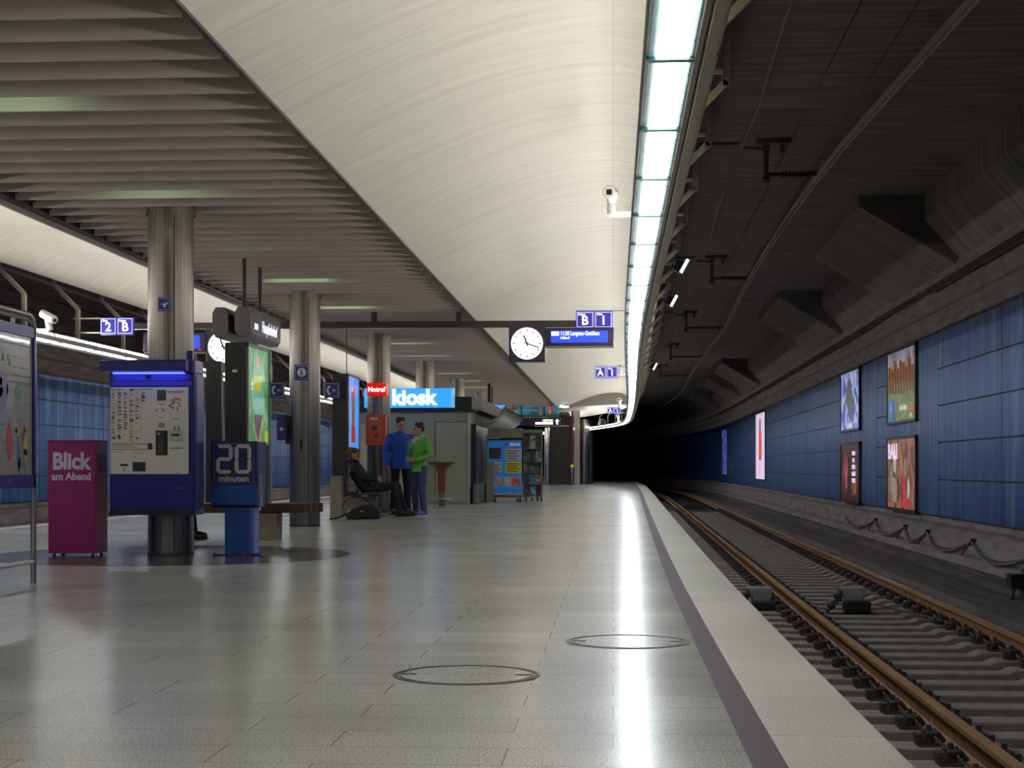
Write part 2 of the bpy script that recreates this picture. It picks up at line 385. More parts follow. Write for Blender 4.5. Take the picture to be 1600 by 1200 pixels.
# haunches and buttresses between wall and ceiling
def haunch(m, x, z, y0, y1):
    o = cT
    m.sweep([(5.2, 3.86), (x, z), (x, 5.05), (5.2, 5.05)], [y0, (y0 + y1) / 2, y1], o)
n = 8
gaps = [(23.75, 29.6), (36.4, 42.2), (59.0, 65.0), (69, 75), (83, 89)]
y = -26.0
sh = []
for a, b_ in gaps: sh.append((y, a)); y = b_
sh.append((y, 110))
for a, b_ in gaps:
    m = MB(); haunch(m, 3.56, 4.84, a, b_); struct(m.build('trim_%d' % n, M_conc, world=True)); n += 1
for a, b_ in sh:
    if b_ - a < 1: continue
    m = MB(); haunch(m, 4.53, 4.63, a, b_); struct(m.build('trim_%d' % n, M_conc, world=True)); n += 1
# white vaults (closed shells)
def vprof(f=lambda x: x, z0=3.6, zp=4.38, x0=-2.5, xp=.05, xe=.75, ze=4.02, th=.05):
    a = [(x0 + (xp - x0) * u, z0 + (zp - z0) * math.sin(PI / 2 * u)) for u in [k / 12 for k in range(13)]]
    a += [(xp + (xe - xp) * u, zp + (ze - zp) * (1 - math.cos(PI / 2 * u))) for u in (.35, .7, 1)]
    p = a + [(x, z + th) for x, z in a[::-1]]
    return [(f(x), z) for x, z in p]
ys = [-26, -10] + [1.5 * k for k in range(49)] + [72.7]
def smo(o):
    for p in o.data.polygons: p.use_smooth = True
    o.data.set_sharp_from_angle(angle=math.radians(40)); return o
EYES = lambda y: cS(y)
def sweep_taper(m, prof, ys, x_lo, x_hi):
    """inner edge stays straight, outer edge follows the curve"""
    n = len(prof); v = []
    for y in ys:
        for x, z in prof:
            t = (x - x_lo) / (x_hi - x_lo); v.append((x + cS(y) * t, y, z))
    f = [(i * n + j, i * n + (j + 1) % n, (i + 1) * n + (j + 1) % n, (i + 1) * n + j) for i in range(len(ys) - 1) for j in range(n)]
    f += [tuple(range(n))[::-1], tuple((len(ys) - 1) * n + j for j in range(n))]
    m.add(v, f)
m = MB(); sweep_taper(m, vprof(), ys, -2.5, .75); smo(struct(m.build('ceiling_vault', M_vault, world=True)))
m = MB(); sweep_taper(m, vprof(MIR), ys, -6.0, -9.25); smo(struct(m.build('ceiling_vault_far', M_vault, world=True)))
y2 = [72.8, 75, 78, 81, 84, 87, 90, 94, 98, 102, 106, 110, 115, 120]
m = MB(); m.sweep([(x - .1, z) for x, z in vprof(z0=3.55, zp=3.95, xe=.62, ze=3.72)], y2, cS); m.sweep([(-2.6, 3.5), (-2.6, 3.6), (-12, 3.6), (-12, 3.5)], y2, cS); smo(struct(m.build('ceiling_vault_end', M_vault, world=True)))
# end face of the first vault
a = vprof()[:16]
pts = [(x + cS(72.7) * (x + 2.5) / 3.25, z) for x, z in a]
m = MB(); m.prism(pts + [(pts[-1][0], 3.86), (-1.6, 3.75)], 'y', 72.7, 72.8); struct(m.build('trim_%d' % n, mat('grey_lintel', (150, 144, 134), .6), world=True)); n += 1
# slatted ceiling
m = MB()
y = 7.7 - .475 * 30
while y < 72:
    m.box(-5.98, -2.56, y, y + .03, 3.6, 3.83); y += .475
struct(m.build('ceiling_slats', M_slat, world=True))
m = MB(); m.box(-6.1, -2.45, -26, 120, 4.02, 4.2); m.box(-2.55, -2.47, -26, 72.7, 3.66, 4.1); m.box(-6.03, -5.95, -26, 72.7, 3.66, 4.1)
m.box(-6.1, -2.45, 72.2, 120, 3.6, 4.0)
struct(m.build('ceiling_plenum', M_dark, world=True))
m = MB(); m.box(-6.10, -5.99, -26, 72.7, 3.60, 3.67); struct(m.build('ceiling_gap_shade', M_black, world=True))  # black strip filling the gap, painted-in shade between slat ends and trim
m = MB(); m.box(-6.14, -6.10, -26, 72.7, 3.55, 3.66); struct(m.build('trim_%d' % n, M_trim, world=True)); n += 1
m = MB(); m.box(-2.52, -2.49, -26, 72.7, 3.58, 3.62); struct(m.build('trim_%d' % n, M_darktrim, world=True)); n += 1
# ceiling cable trays and joint lines over the right track
# ================================================================ TRACK
xr = 2.03
def rail_prof(x):
    h = [(-.036, 0), (.036, 0), (.036, -.03), (.01, -.045), (.008, -.13), (.065, -.148), (.065, -.16), (-.065, -.16), (-.065, -.148), (-.008, -.13), (-.01, -.045), (-.036, -.03)]
    return [(x + a, -.55 + b_) for a, b_ in h]
for x, lab in ((xr - .036, 'rusty running rail with golden sheen painted on its head nearest the platform edge'), (xr + 1.435 + .036, 'rusty running rail farther from the platform, beside the concrete slab')):
    m = MB(); m.sweep(rail_prof(x), [4 + 2 * k for k in range(55)], cT)
    for i, f in enumerate(m.f):
        if all(m.v[q].z > -.581 for q in f): m.mi[i] = 1
    o = tag(m.build('railway_rail', [M_rail, M_railtop]), lab, 'rail', 'running rails of the near track')
# sleepers with fastenings
def sleeper():
    t = thing('railway_sleeper', (2.75, 0, -.86), 'concrete sleeper under the two rails of the near track', 'sleeper', 'sleepers of the near track')
    m = MB(); P = [(1.45, 0), (1.45, .12), (1.5, .15), (2.28, .15), (2.36, .115), (3.14, .115), (3.22, .15), (4.0, .15), (4.05, .12), (4.05, 0)]
    m.prism([(x, -.86 + z) for x, z in P], 'y', -.13, .13)
    m.build('beam', M_sleeper, t, bevel=.012)
    for xc in (xr - .036, xr + 1.435 + .036):
        for s in (-1, 1):
            m = MB(); x = xc + s * .085
            m.box(min(x, x + s * .13), max(x, x + s * .13), -.075, .075, -.712, -.695)
            m.tube((x + s * .06, 0, -.70), (x + s * .06, 0, -.625), .038, .030, 10); m.tube((x + s * .06, 0, -.625), (x + s * .06, 0, -.59), .016, .016, 6); m.box(min(x + s * .1, x + s * .14), max(x + s * .1, x + s * .14), -.05, .05, -.70, -.64)
            for q in (-1, 1):
                m.path([(x + s * .10, q * .05, -.69), (x + s * .08, q * .06, -.635), (x + s * .02, q * .055, -.63), (x - s * .02, q * .045, -.68)], .015, 6)
            m.build('rail_clip', M_iron, t, smooth=40)
    return t
s0 = sleeper(); s0.location = (2.75 + cT(8.1), 8.1, -.86)
for k in range(-2, 85):
    y = 8.1 + .6 * k
    if k == 0 or y < 7: continue
    if y < 58: dup(s0, (2.75 + cT(y), y, -.86))
# ================================================================ LIGHT RAILS
def light_rail(mx, label, y0, y1, b0, st):
    X = (lambda x: x) if not mx else MIR
    zo = -.07 if mx else 0
    t = thing('light_rail', (X(.35), 12, 2.9), label, 'light rail', 'hanging light rails over the platform edges')
    ys = [-24 + 1.61 * k for k in range(80)]
    ys = [y for y in ys if y0 - 2 <= y <= y1]
    def pr(a, b_, z0, z1): return [(X(a), z0 + zo), (X(b_), z0 + zo), (X(b_), z1 + zo), (X(a), z1 + zo)]
    m = MB(); m.sweep(pr(.15, .44, 2.975, 3.02), ys, cS); m.build('housing', M_beige, t)
    m = MB(); m.sweep(pr(.404, .42, 2.94, 3.05), ys, cS); m.sweep(pr(.148, .162, 2.94, 3.0), ys, cS); m.build('side_channel', M_trim, t)
    m = MB(); m.sweep(pr(.446, .505, 2.93, 3.03), ys, cS); m.sweep(pr(.505, .53, 2.99, 3.05), ys, cS); m.build('carrier_beam', M_beige, t)
    off = st
    k = 0
    y = off
    while y < y1 - 1.7:
        a, b_ = y + .03, y + 1.58
        if b_ > y0:
            def q(m, xa, xb, za, zb, a=a, b_=b_):
                m.sweep(pr(xa, xb, za, zb), [a, b_], cS)
            g = MB(); q(g, .163, .403, 2.955, 2.972); g = g.build('glass_panel', M_teal, t)
            d = MB(); q(d, .212, .376, 2.946, 2.956); d.build('diffuser', M_down, g)
            e_ = MB(); q(e_, .172, .177, 2.948, 2.956); q(e_, .390, .395, 2.948, 2.956)
            for yy in (a + .3, b_ - .3):
                e_.tube((X(.388) + cS(yy), yy, 2.945 + zo), (X(.388) + cS(yy), yy, 2.958 + zo), .006, .006, 6)
            e_.build('glass_edge', M_tealedge, g)
            j_ = MB(); j_.sweep(pr(.163, .403, 2.938, 2.965), [b_ + .002, b_ + .058], cS); j_.build('joint_bar', M_tealedge, g)
            u = MB(); P = [(.262, 3.025), (.286, 3.073), (.291, 3.071), (.267, 3.023)]
            u.sweep([(X(p_[0]), p_[1] + zo) for p_ in P], [a + .03, b_ - .03], cS); u = u.build('fluorescent_tube', M_up, t)
            w_ = MB(); P = [(.270, 3.02), (.294, 3.075), (.30, 3.10), (.33, 3.10), (.33, 3.02)]
            w_.sweep([(X(p_[0]), p_[1] + zo) for p_ in P], [a, b_], cS); w_.build('reflector', M_white, u)
        y += 1.61
    y = b0
    first = None
    while y < 84:
        if y > y0:
            s = cS(y)
            m = MB(); m.beam((X(.49) + s, y, 2.95), (X(.49) + s, y, 3.57), .06, .08); m.beam((X(.49) + s, y, 3.57), (X(.9) + s, y, 3.98), .06, .08)
            m.beam((X(.9) + s, y, 3.95), (X(.9) + s, y, 5.0), .06, .08)
            m.build('hanger_bracket', M_beige if not mx else M_trim, t)
            m = MB(); m.box(min(X(.72), X(.9)) + s, max(X(.72), X(.9)) + s, y - .03, y + .03, 4.05, 4.08); m.build('vault_tie', M_white, t)
        y += 2.35
    return t
lrR = light_rail(False, 'long light rail of glowing glass panels on the right, over the edge of track 1', -24, 97, 10.15 - 2.35 * 10, 4.58 - 1.61 * 17)
lrL = light_rail(True, 'long light rail on the left over track 2, its bright tubes seen side-on', -24, 97, 23.3 - 2.35 * 18, 19.2 - 1.61 * 26)
# small tubes above the slats
for k in range(-6, 14):
    y = 11.2 + 3.72 * k
    t = thing('ceiling_lamp', (-4.55, y, 3.72), 'short fluorescent lamp glowing between the grey ceiling slats', 'lamp', 'lamps between the ceiling slats')
    m = MB(); m.tube((-5.0, y, 3.735), (-4.1, y, 3.735), .016, .016, 10); m.build('tube', M_slamp, t, smooth=40)
    m = MB(); m.box(-5.05, -4.05, y - .03, y + .03, 3.76, 3.80); m.box(-4.6, -4.5, y - .02, y + .02, 3.79, 4.02); m.build('lamp_housing', M_white, t)
# ================================================================ COLUMNS
cols = [(267, 16.4), (476.5, 24.3), (592, 31.9), (664, 39.8), (714, 47.9), (748, 55.8)]
clab = ['nearest steel column, carrying the ticket machine', 'second steel column, with the white i sign on blue', 'third steel column, with the red emergency call sign', 'steel column rising behind the glowing kiosk sign', 'steel column just right of the glowing kiosk sign', 'farthest of the steel columns behind the kiosk roof']
for (px, d), lab in zip(cols, clab):
    p = W(px, 730, d); x, y = p.x, p.y
    t = thing('steel_column', (x, y, 0), lab, 'column', 'round steel columns along the platform')
    r = .237
    m = MB(); m.lathe([(r, .0), (r, 3.64)], (x, y, 0), 64); m.lathe([(r + .02, 3.56), (r + .02, 3.66), (0, 3.66)], (x, y, 0), 48); m.build('shaft', M_steel, t, smooth=40)
    m = MB(); a = -PI / 2 + .42
    m.obox((x + (r + .001) * math.cos(a), y + (r + .001) * math.sin(a), 1.78), .012, .008, 3.5, (0, 0, a + PI / 2)); m.build('seam', M_black, t)
    m = MB(); m.lathe([(r + .008, 0), (r + .008, .03), (r, .03)], (x, y, 0), 48); m.build('base_ring', M_darktrim, t, smooth=40)
    if px == 476.5:
        m = MB(); q = W(470, 696, d - .24); m.box(q.x - .012, q.x + .012, q.y - .03, q.y + .01, q.z - .09, q.z + .09); m.build('slot', M_black, t)
# far steel columns and pillar beyond the escalator
for px, d, w in ((912, 84.0, .32), (919, 86.0, .3)):
    p = W(px, 730, d)
    t = thing('steel_column', (p.x, p.y, 0), 'thin far steel column ' + ('touching the dark escalator box' if px == 912 else 'where the platform bends away left'), 'column')
    m = MB(); m.lathe([(w, 0), (w, 3.5)], (p.x, p.y, 0), 32); m.build('shaft', M_steel, t, smooth=40)
# manholes
for px, py, lab in ((729, 1054.5, 'round manhole cover set in the floor, nearer the camera and left'), (981, 1002.5, 'round manhole cover touching the purple stripe at the platform edge')):
    p = G(px, py)
    t = thing('manhole_cover', (p.x, p.y, 0), lab, 'manhole cover', 'manhole covers in the platform floor')
    m = MB(); m.lathe([(.306, 0), (.306, .0035), (.326, .0035), (.326, 0)], (p.x, p.y, 0), 72); m.build('rim', M_iron, t)
    m = MB(); m.lathe([(.290, 0), (.290, .003), (.296, .003), (.296, 0)], (p.x, p.y, 0), 72); m.build('inner_ring', M_iron, t)
    m = MB(); m.lathe([(0, .002), (.29, .002)], (p.x, p.y, 0), 48); m.build('stone_inlay', M_floor, t)
    for s in (-1, 1):
        m = MB(); m.box(p.x + s * .255 - .035, p.x + s * .255 + .035, p.y - .012, p.y + .012, 0, .005); m.build('lifting_slot', M_iron, t)

# ================================================================ OVERHEAD LINE, CABLES
for sgn, lab in ((0, 'pale double overhead conductor rail hanging above the right track'), (1, 'overhead conductor rail above track 2 on the far left')):
    f = (lambda x: x) if not sgn else MIR
    zz = interp([(4, 2.95), (9, 2.9), (19.6, 2.56), (30.3, 2.62), (41, 2.9), (52, 2.95), (63, 3.05), (80, 3.1), (100, 2.7)])
    t = thing('conductor_rail', (f(2.7), 12, 4.5), lab, 'overhead line')
    for dx in (-.028, .028):
        m = MB(); m.sweep([(f(0) * 0 + dx - .012, 4.53), (dx + .012, 4.53), (dx + .012, 4.575), (dx - .012, 4.575)], [2 + 2 * k for k in range(49)], lambda y: f(zz(y)) + (0 if y < 60 else cT(y) - .53))
        m.build('profile', mat('aluminium', (196, 182, 156), .45, metal=.2) if dx < 0 else MC['aluminium'], t)
    m = MB(); m.sweep([(-.03, 4.575), (.03, 4.575), (.03, 4.585), (-.03, 4.585)], [2 + 2 * k for k in range(49)], lambda y: f(zz(y)) + (0 if y < 60 else cT(y) - .53)); m.build('web', M_dark, t)
M_support = mat('support_iron', (96, 86, 80), .6, noise=.2)
for i, y in enumerate((19.6, 30.3, 41, 51.7, 62.4)):
    xr_ = zz(y) ; o = 0
    t = thing('insulator_support', (1.95, y, 4.5), ['nearest', 'second', 'third', 'fourth', 'farthest'][i] + ' dark bracket with ribbed insulator holding the overhead rail', 'insulator', 'insulator supports on the tunnel ceiling')
    m = MB(); m.box(1.78, 2.2, y - .08, y + .08, 4.94, 5.0); m.box(1.86, 1.94, y - .05, y + .05, 4.86, 4.94); m.box(2.08, 2.13, y - .04, y + .04, 4.84, 4.94); m.build('ceiling_plate', M_support, t)
    m = MB(); m.tube((1.9, y, 4.9), (1.9, y, 4.50), .034, .028, 12); m.tube((1.62, y, 4.9), (1.9, y, 4.88), .018); m.ball((1.9, y, 4.5), .05); m.build('drop_post', M_support, t, smooth=40)
    m = MB(); x1 = xr_ - .04
    m.tube((1.9, y, 4.56), (x1, y, 4.56), .022, .022, 10)
    n_ = 8
    for k in range(n_):
        xx = 2.1 + (x1 - .08 - 2.1) * k / (n_ - 1); m.tube((xx - .012, y, 4.56), (xx + .012, y, 4.56), .055, .035, 14)
    m.build('ribbed_insulator', M_iron, t, smooth=30)
    m = MB(); m.box(x1 - .03, x1 + .09, y - .04, y + .04, 4.575, 4.60); m.build('clamp', M_iron, t)
for sgn, X0, zc, rr, lab in ((0, 1.52, 4.93, .016, 'pale cable running along the dark ceiling beside the light rail'), (0, 2.15, 4.985, .006, 'thin wire along the tunnel ceiling left of the insulators'), (0, 2.65, 4.985, .006, 'thin wire along the tunnel ceiling above the overhead rail')):
    m = MB(); pts = [(X0 + (.06 if k % 3 == 1 else 0) * (rr > .01) + cT(4 + 3.4 * k) * .8, 4 + 3.4 * k, zc + (.02 if k % 3 == 1 else 0)) for k in range(22)]
    m.path(pts, rr, 6); tag(m.build('ceiling_cable', M_trim if rr > .01 else M_black, smooth=40), lab, 'cable')
for k, y in enumerate((19.5, 30.0, 40.6)):
    m = MB(); m.tube((.9, y, 4.93), (1.55, y, 4.93), .018, .018, 8); m.box(.87, .95, y - .04, y + .04, 4.9, 5.0)
    tag(m.build('cable_bracket', M_iron, smooth=40), ['nearest', 'middle', 'farthest'][k] + ' rod from the truss to the pale ceiling cable', 'bracket', 'rods holding the ceiling cable')
# pipe and cables on the right wall
m = MB(); m.path([(5.10 + cT(y), y, 3.80 + (.12 if 26 < y < 33 else 0)) for y in (8, 14, 18, 22.5, 23.6, 26, 27, 33, 34, 44, 56, 70, 85)], .022, 8); tag(m.build('wall_cable', M_dark, smooth=40), 'dark cable along the ledge above the blue cladding', 'cable')
m = MB(); m.sweep([(4.72, -.62), (4.72, -.5), (4.86, -.5), (4.86, -.62)], YL, cT); m.sweep([(4.70, -.50), (4.70, -.475), (4.84, -.475), (4.84, -.50)], YL, cT); tag(m.build('cable_trough', M_slab, world=True), 'low concrete cable trough along the foot of the right wall', 'cable trough')
m = MB()
for k, (y0, y1) in enumerate(((13.6, 16.2), (16.2, 19.2), (19.2, 22.7), (22.7, 26.1), (26.1, 28.2), (28.2, 31.6), (31.6, 36))):
    for s_, rr in ((.22, .014), (.17, .009)):
        pts = []
        for i in range(11):
            u = i / 10; z = -.14 - s_ * 4 * u * (1 - u); yy = y0 + (y1 - y0) * u
            pts.append((4.83 + (z + .62) * .41 + cT(yy) - .02, yy, z))
        m.path(pts, rr, 6)
tag(m.build('slack_cables', M_black, smooth=40), 'black cables hanging in loops along the sloping wall foot', 'cable')
for k, y in enumerate((16.2, 19.2, 22.7, 26.1, 28.2, 31.6)):
    m = MB(); x = 5.03 + cT(y); m.box(x - .04, x + .05, y - .03, y + .03, -.2, -.1); m.tube((x - .03, y, -.14), (x - .12, y + .05, -.28), .02, .012, 8); m.tube((x - .12, y + .05, -.28), (x - .1, y + .3, -.36), .016, .012, 8)
    tag(m.build('cable_hook', M_iron, smooth=40), ['first', 'second', 'third', 'fourth', 'fifth', 'sixth'][k] + ' wall hook from the right lifting the slack black cables', 'hook', 'hooks for the slack cables')
# trackside gear
def magnet(x, y, lab):
    t = thing('track_magnet', (x, y, -.72), lab, 'track magnet', 'signal magnets beside the rail')
    z = -.72
    m = MB(); m.prism([(x - .15, z + .26), (x + .15, z + .26), (x + .11, z + .08), (x - .06, z + .08)], 'y', y - .03, y + .24); m.build('hood', mat('galvanised_hood', (158, 150, 142), .35, metal=.5, noise=.15, nscale=12), t, bevel=.015)
    m = MB(); m.obox((x + .03, y - .07, z + .05), .30, .2, .13); m.build('magnet_body', M_black, t, bevel=.02)
    m = MB(); m.tube((x - .15, y, z + .16), (x - .27, y, z + .06), .035, .045, 10); m.ball((x - .17, y, z + .17), .06); m.ball((x - .25, y - .02, z + .06), .055); m.tube((x - .26, y, z + .03), (x - .3, y - .1, z), .02, .02, 8)
    for q in (.0, .06, .12): m.tube((x - .16 - q * .6, y - .05, z + .12 - q * .5), (x - .16 - q * .6, y - .09, z + .12 - q * .5), .022, .022, 8)
    m.build('mounting_arm', M_iron, t, smooth=40)
    return t
p = G(1184, 940, -.62); magnet(p.x + .02, p.y, 'grey hooded magnet between the platform edge and the nearest rail')
p = G(1330, 940, -.62); magnet(p.x + .02, p.y, 'grey hooded magnet between the two rails of the near track')
m = MB(); p = G(1375, 945, -.66); m.tube((p.x, p.y + .3, -.68), (p.x + .32, p.y - 1.9, -.66), .014, .014, 8); tag(m.build('lead_cable', M_iron, smooth=40), 'thin dark lead running from the magnet between the rails', 'cable')
q = DX(1590, 4.72); p = W(1590, 900, q)
t = thing('junction_box', (4.72, p.y, -.62), 'black junction box with bent pipe at the right frame edge', 'junction box')
m = MB(); m.box(4.62, 4.84, p.y - .1, p.y + .12, -.5, -.34); m.box(4.6, 4.84, p.y - .13, p.y + .15, -.345, -.33); m.build('box', M_black, t, bevel=.01)
m = MB(); m.path([(4.66, p.y - .05, -.48), (4.64, p.y - .05, -.6), (4.55, p.y - .1, -.72), (4.42, p.y - .12, -.74)], .03, 10); m.build('bent_pipe', M_iron, t, smooth=40)
# a second piece of gear far up the track
for lab in ('dark cover plate lying between the rails far up the track',):
    p = Vector((2.75 + cT(66), 66, 0))
    m = MB(); m.box(p.x - .45, p.x + .45, p.y - .6, p.y + .6, -.86, -.66); m.box(p.x - .3, p.x + .3, p.y - .4, p.y + .4, -.66, -.58); tag(m.build('track_cover', M_iron, bevel=.02), lab, 'cover plate')

# ================================================================ POSTERS ON THE RIGHT WALL
def art(name, stops, scale, stretch, emit, detail=4, seed=0):
    def fn(nt, b):
        L = nt.links.new
        tc = nt.nodes.new('ShaderNodeTexCoord'); mp = nt.nodes.new('ShaderNodeMapping'); mp.inputs['Scale'].default_value = stretch; mp.inputs['Location'].default_value = (seed, seed * 2, seed * .7)
        L(tc.outputs['Object'], mp.inputs['Vector'])
        n = nt.nodes.new('ShaderNodeTexNoise'); n.inputs['Scale'].default_value = scale; n.inputs['Detail'].default_value = detail; n.inputs['Distortion'].default_value = .6; L(mp.outputs[0], n.inputs['Vector'])
        r = ramp(nt, stops); L(n.outputs['Fac'], r.inputs['Fac']); L(r.outputs[0], b.inputs['Base Color'])
        if emit: L(r.outputs[0], b.inputs['Emission Color']); b.inputs['Emission Strength'].default_value = emit
        b.inputs['Roughness'].default_value = .3
    return nodes(name, fn)
def wall_poster(px0, px1, z0, z1, lab, fill, X0=5.1, group='poster boards on the blue right wall', off=0.):
    off = cT(DX((px0 + px1) / 2, X0 + off)) - .012
    X = X0 + off
    ya = W(px1, 0, DX(px1, X)).y; yb = W(px0, 0, DX(px0, X)).y
    t = thing('advertising_board', (X, ya, z0), lab, 'poster', group)
    m = MB(); w = .05
    for a, b_, c, d in ((ya, yb, z0, z0 + w), (ya, yb, z1 - w, z1), (ya, ya + w, z0, z1), (yb - w, yb, z0, z1)): m.box(X - .035, X + .04, a, b_, c, d)
    m.build('frame', M_darktrim, t)
    m = MB(); m.box(X - .02, X + .01, ya + w, yb - w, z0 + w, z1 - w); m.build('picture', fill, t)
    return t, X, ya, yb
E1 = .30
def LP(parent, X, pts, m, name='motif', th=.006, k=0):
    """flat shape on the poster: pts are (y,z)"""
    b = MB(); b.prism(pts, 'x', X - .021 - .003 * (k + 1), X - .019); return b.build(name, m, parent)
def rect(ya, yb, z0, z1, u0, u1, v0, v1):
    """u runs left to right as seen from the platform (left = far end)"""
    a = yb - (yb - ya) * u0; b = yb - (yb - ya) * u1; c = z0 + (z1 - z0) * v0; d = z0 + (z1 - z0) * v1
    return [(a, c), (b, c), (b, d), (a, d)]
def blob(r, cu, cv, ru, rv, n=14, jit=.35, sd=1):
    q = random.Random(sd); out = []
    for k in range(n):
        a = -2 * PI * k / n; f = 1 - jit * q.random(); c = r(cu + ru * f * math.cos(a), cu + ru * f * math.cos(a), cv + rv * f * math.sin(a), cv + rv * f * math.sin(a))[0]; out.append(c)
    return out
def em(name, col, e=E1): return mat(name, col, .35, emit=e, ecol=col, noise=.05)
# upper right: autumn park picture
t, X, ya, yb = wall_poster(1388, 1433, 1.72, 3.10, 'upper poster of tall autumn trees on green grass', art('park_grass', [(.3, (70, 92, 32)), (.55, (104, 124, 48)), (.75, (138, 150, 74))], 3, (1, 1, 3), E1))
r_ = lambda *a: rect(ya, yb, 1.72, 3.10, *a)
LP(t, X, r_(.03, .97, .62, .96), art('park_sky', [(.3, (104, 88, 96)), (.5, (150, 140, 172)), (.7, (196, 186, 204))], 4, (1, 1, 1), E1), 'sky')
for k in range(9):
    u = .08 + .1 * k; h = R.uniform(.72, .92)
    LP(t, X, r_(u, u + .045, .38 + .1 * abs(.5 - u), h), art('tree_bark%d' % (k % 3), [(.35, (60, 44, 30)), (.6, (128, 72, 40)), (.75, (88, 84, 50))], 8, (1, 1, .6), E1 * .8, seed=k), 'tree', k=1)
    LP(t, X, r_(u - .03, u + .075, h - .22, h), art('foliage%d' % (k % 2), [(.3, (78, 60, 34)), (.5, (150, 86, 50)), (.7, (92, 96, 48))], 14, (1, 1, 1), E1, seed=k), 'crown', k=1)
LP(t, X, r_(.04, .28, .03, .33), em('poster_blue', (34, 110, 200)), 'blue_label', k=1)
LP(t, X, r_(.1, .22, .08, .15), em('poster_green', (60, 150, 60)), 'green_mark', k=2)
text(t, 'F', .16, (X - .032, yb - (yb - ya) * .16, 2.02), 'left', em('poster_white', (236, 236, 240)), .004)
text(t, 'in die Alpen', .15, (X - .032, yb - (yb - ya) * .6, 2.0), 'left', MC['poster_white'], .004)
LP(t, X, r_(.80, .95, .15, .21), em('poster_orange', (220, 90, 30)), 'orange_label', k=1)
text(t, '90.–', .10, (X - .032, yb - (yb - ya) * .86, 1.84), 'left', MC['poster_white'], .003)
# lower right: BALI
t, X, ya, yb = wall_poster(1388, 1433, .12, 1.48, 'lower poster with tall white letters BALI and people', art('bali_photo', [(.3, (52, 34, 30)), (.42, (120, 66, 44)), (.55, (176, 120, 96)), (.68, (96, 78, 66)), (.8, (196, 170, 150))], 5, (1, 1, .55), E1 * 1.1, 8, 3))
r_ = lambda *a: rect(ya, yb, .12, 1.48, *a)
LP(t, X, blob(r_, .6, .32, .08, .27, 12, .3, 2), em('sari_red', (206, 60, 72)), 'red_dress')
LP(t, X, blob(r_, .72, .12, .18, .07, 12, .4, 3), MC['sari_red'], 'red_cloth')
for k in range(7): LP(t, X, blob(r_, .16 + .12 * k, .5 + .22 * math.sin(2.3 * k), .055, .2, 10, .4, 30 + k), art('bali_patch%d' % (k % 4), [(.3, [(90, 120, 130), (200, 180, 160), (60, 44, 36), (190, 120, 60)][k % 4]), (.7, [(150, 170, 170), (230, 214, 200), (130, 80, 60), (226, 190, 120)][k % 4])], 9, (1, 1, 1), E1, 6, k), 'patch')
LP(t, X, blob(r_, .54, .7, .07, .22, 12, .3, 6), art('skin_blur', [(.3, (110, 60, 44)), (.7, (190, 130, 104))], 7, (1, 1, .5), E1), 'dancer')
LP(t, X, blob(r_, .27, .28, .15, .2, 16, .4, 7), art('people_blur', [(.3, (92, 60, 50)), (.5, (196, 166, 150)), (.62, (90, 130, 156)), (.75, (220, 200, 190))], 6, (1, 1, 1), E1, 5, 2), 'people')
text(t, 'BALI', .40, (X - .036, yb - (yb - ya) * .23, 1.20), 'left', em('poster_lilac', (226, 214, 240), .6), .008, sx=1.25)
# upper left: blue and white poster
t, X, ya, yb = wall_poster(1315, 1344.5, 1.72, 3.10, 'upper poster in blue and white with a dark figure', art('blue_splash', [(.35, (40, 60, 170)), (.48, (66, 100, 205)), (.55, (196, 204, 232)), (.7, (150, 160, 214))], 3, (1, 1, 1), E1 * 1.3, 6, 5))
r_ = lambda *a: rect(ya, yb, 1.72, 3.10, *a)
LP(t, X, blob(r_, .5, .52, .27, .36, 18, .5, 4), art('figure_blur', [(.38, (36, 38, 52)), (.5, (110, 108, 116)), (.6, (60, 62, 84)), (.75, (170, 168, 180))], 7, (1, 1, 1), E1, 8, 1), 'figure')
text(t, 'Lausanne', .22, (X - .032, (ya + yb) / 2, 1.87), 'left', MC['poster_white'], .004)
# lower left: dark red poster
t, X, ya, yb = wall_poster(1315, 1344.5, .12, 1.48, 'lower dark red poster with a pink figure and small text', art('dark_red', [(.3, (28, 14, 18)), (.6, (70, 30, 34)), (.8, (110, 60, 50))], 3, (1, 1, 1), E1, 5, 6))
r_ = lambda *a: rect(ya, yb, .12, 1.48, *a)
LP(t, X, blob(r_, .27, .5, .16, .42, 16, .5, 8), art('pink_figure', [(.35, (96, 24, 44)), (.55, (170, 50, 84)), (.75, (214, 120, 120))], 4, (1, 1, .5), E1, 4, 4), 'figure')
for k, s in enumerate(('OPERN', 'BALL', 'ZÜRICH', '14. MÄRZ', 'TICKETS')):
    text(t, s, .13, (X - .032, yb - (yb - ya) * .72, 1.22 - .15 * k), 'left', MC['poster_lilac'], .003)
LP(t, X, blob(r_, .72, .26, .18, .16, 14, .5, 9), art('gold_blur', [(.3, (60, 30, 20)), (.7, (190, 120, 50))], 8, (1, 1, 1), E1, 4, 9), 'gold_mark')
# two bright boards farther on
t, X, ya, yb = wall_poster(1181.5, 1196.5, .42, 3.02, 'glowing white poster with a red dress figure, far along the wall', em('lit_white', (214, 196, 226), .6), off=.46)
r_ = lambda *a: rect(ya, yb, .42, 3.02, *a)
LP(t, X, r_(.36, .62, .3, .72), em('dress_red', (222, 64, 60), .5), 'red_dress'); LP(t, X, r_(.4, .55, .72, .9), em('hair_brown', (120, 84, 66), .5), 'hair'); LP(t, X, r_(.38, .56, .1, .3), em('leg_pink', (206, 150, 190), .8), 'legs')
t, X, ya, yb = wall_poster(1129, 1137, .5, 2.9, 'faint blue lit poster, the farthest along the right wall', art('far_blue', [(.3, (24, 24, 60)), (.55, (50, 60, 140)), (.75, (150, 160, 230))], 2.5, (1, 1, 1), .6, 5, 8), off=.66)
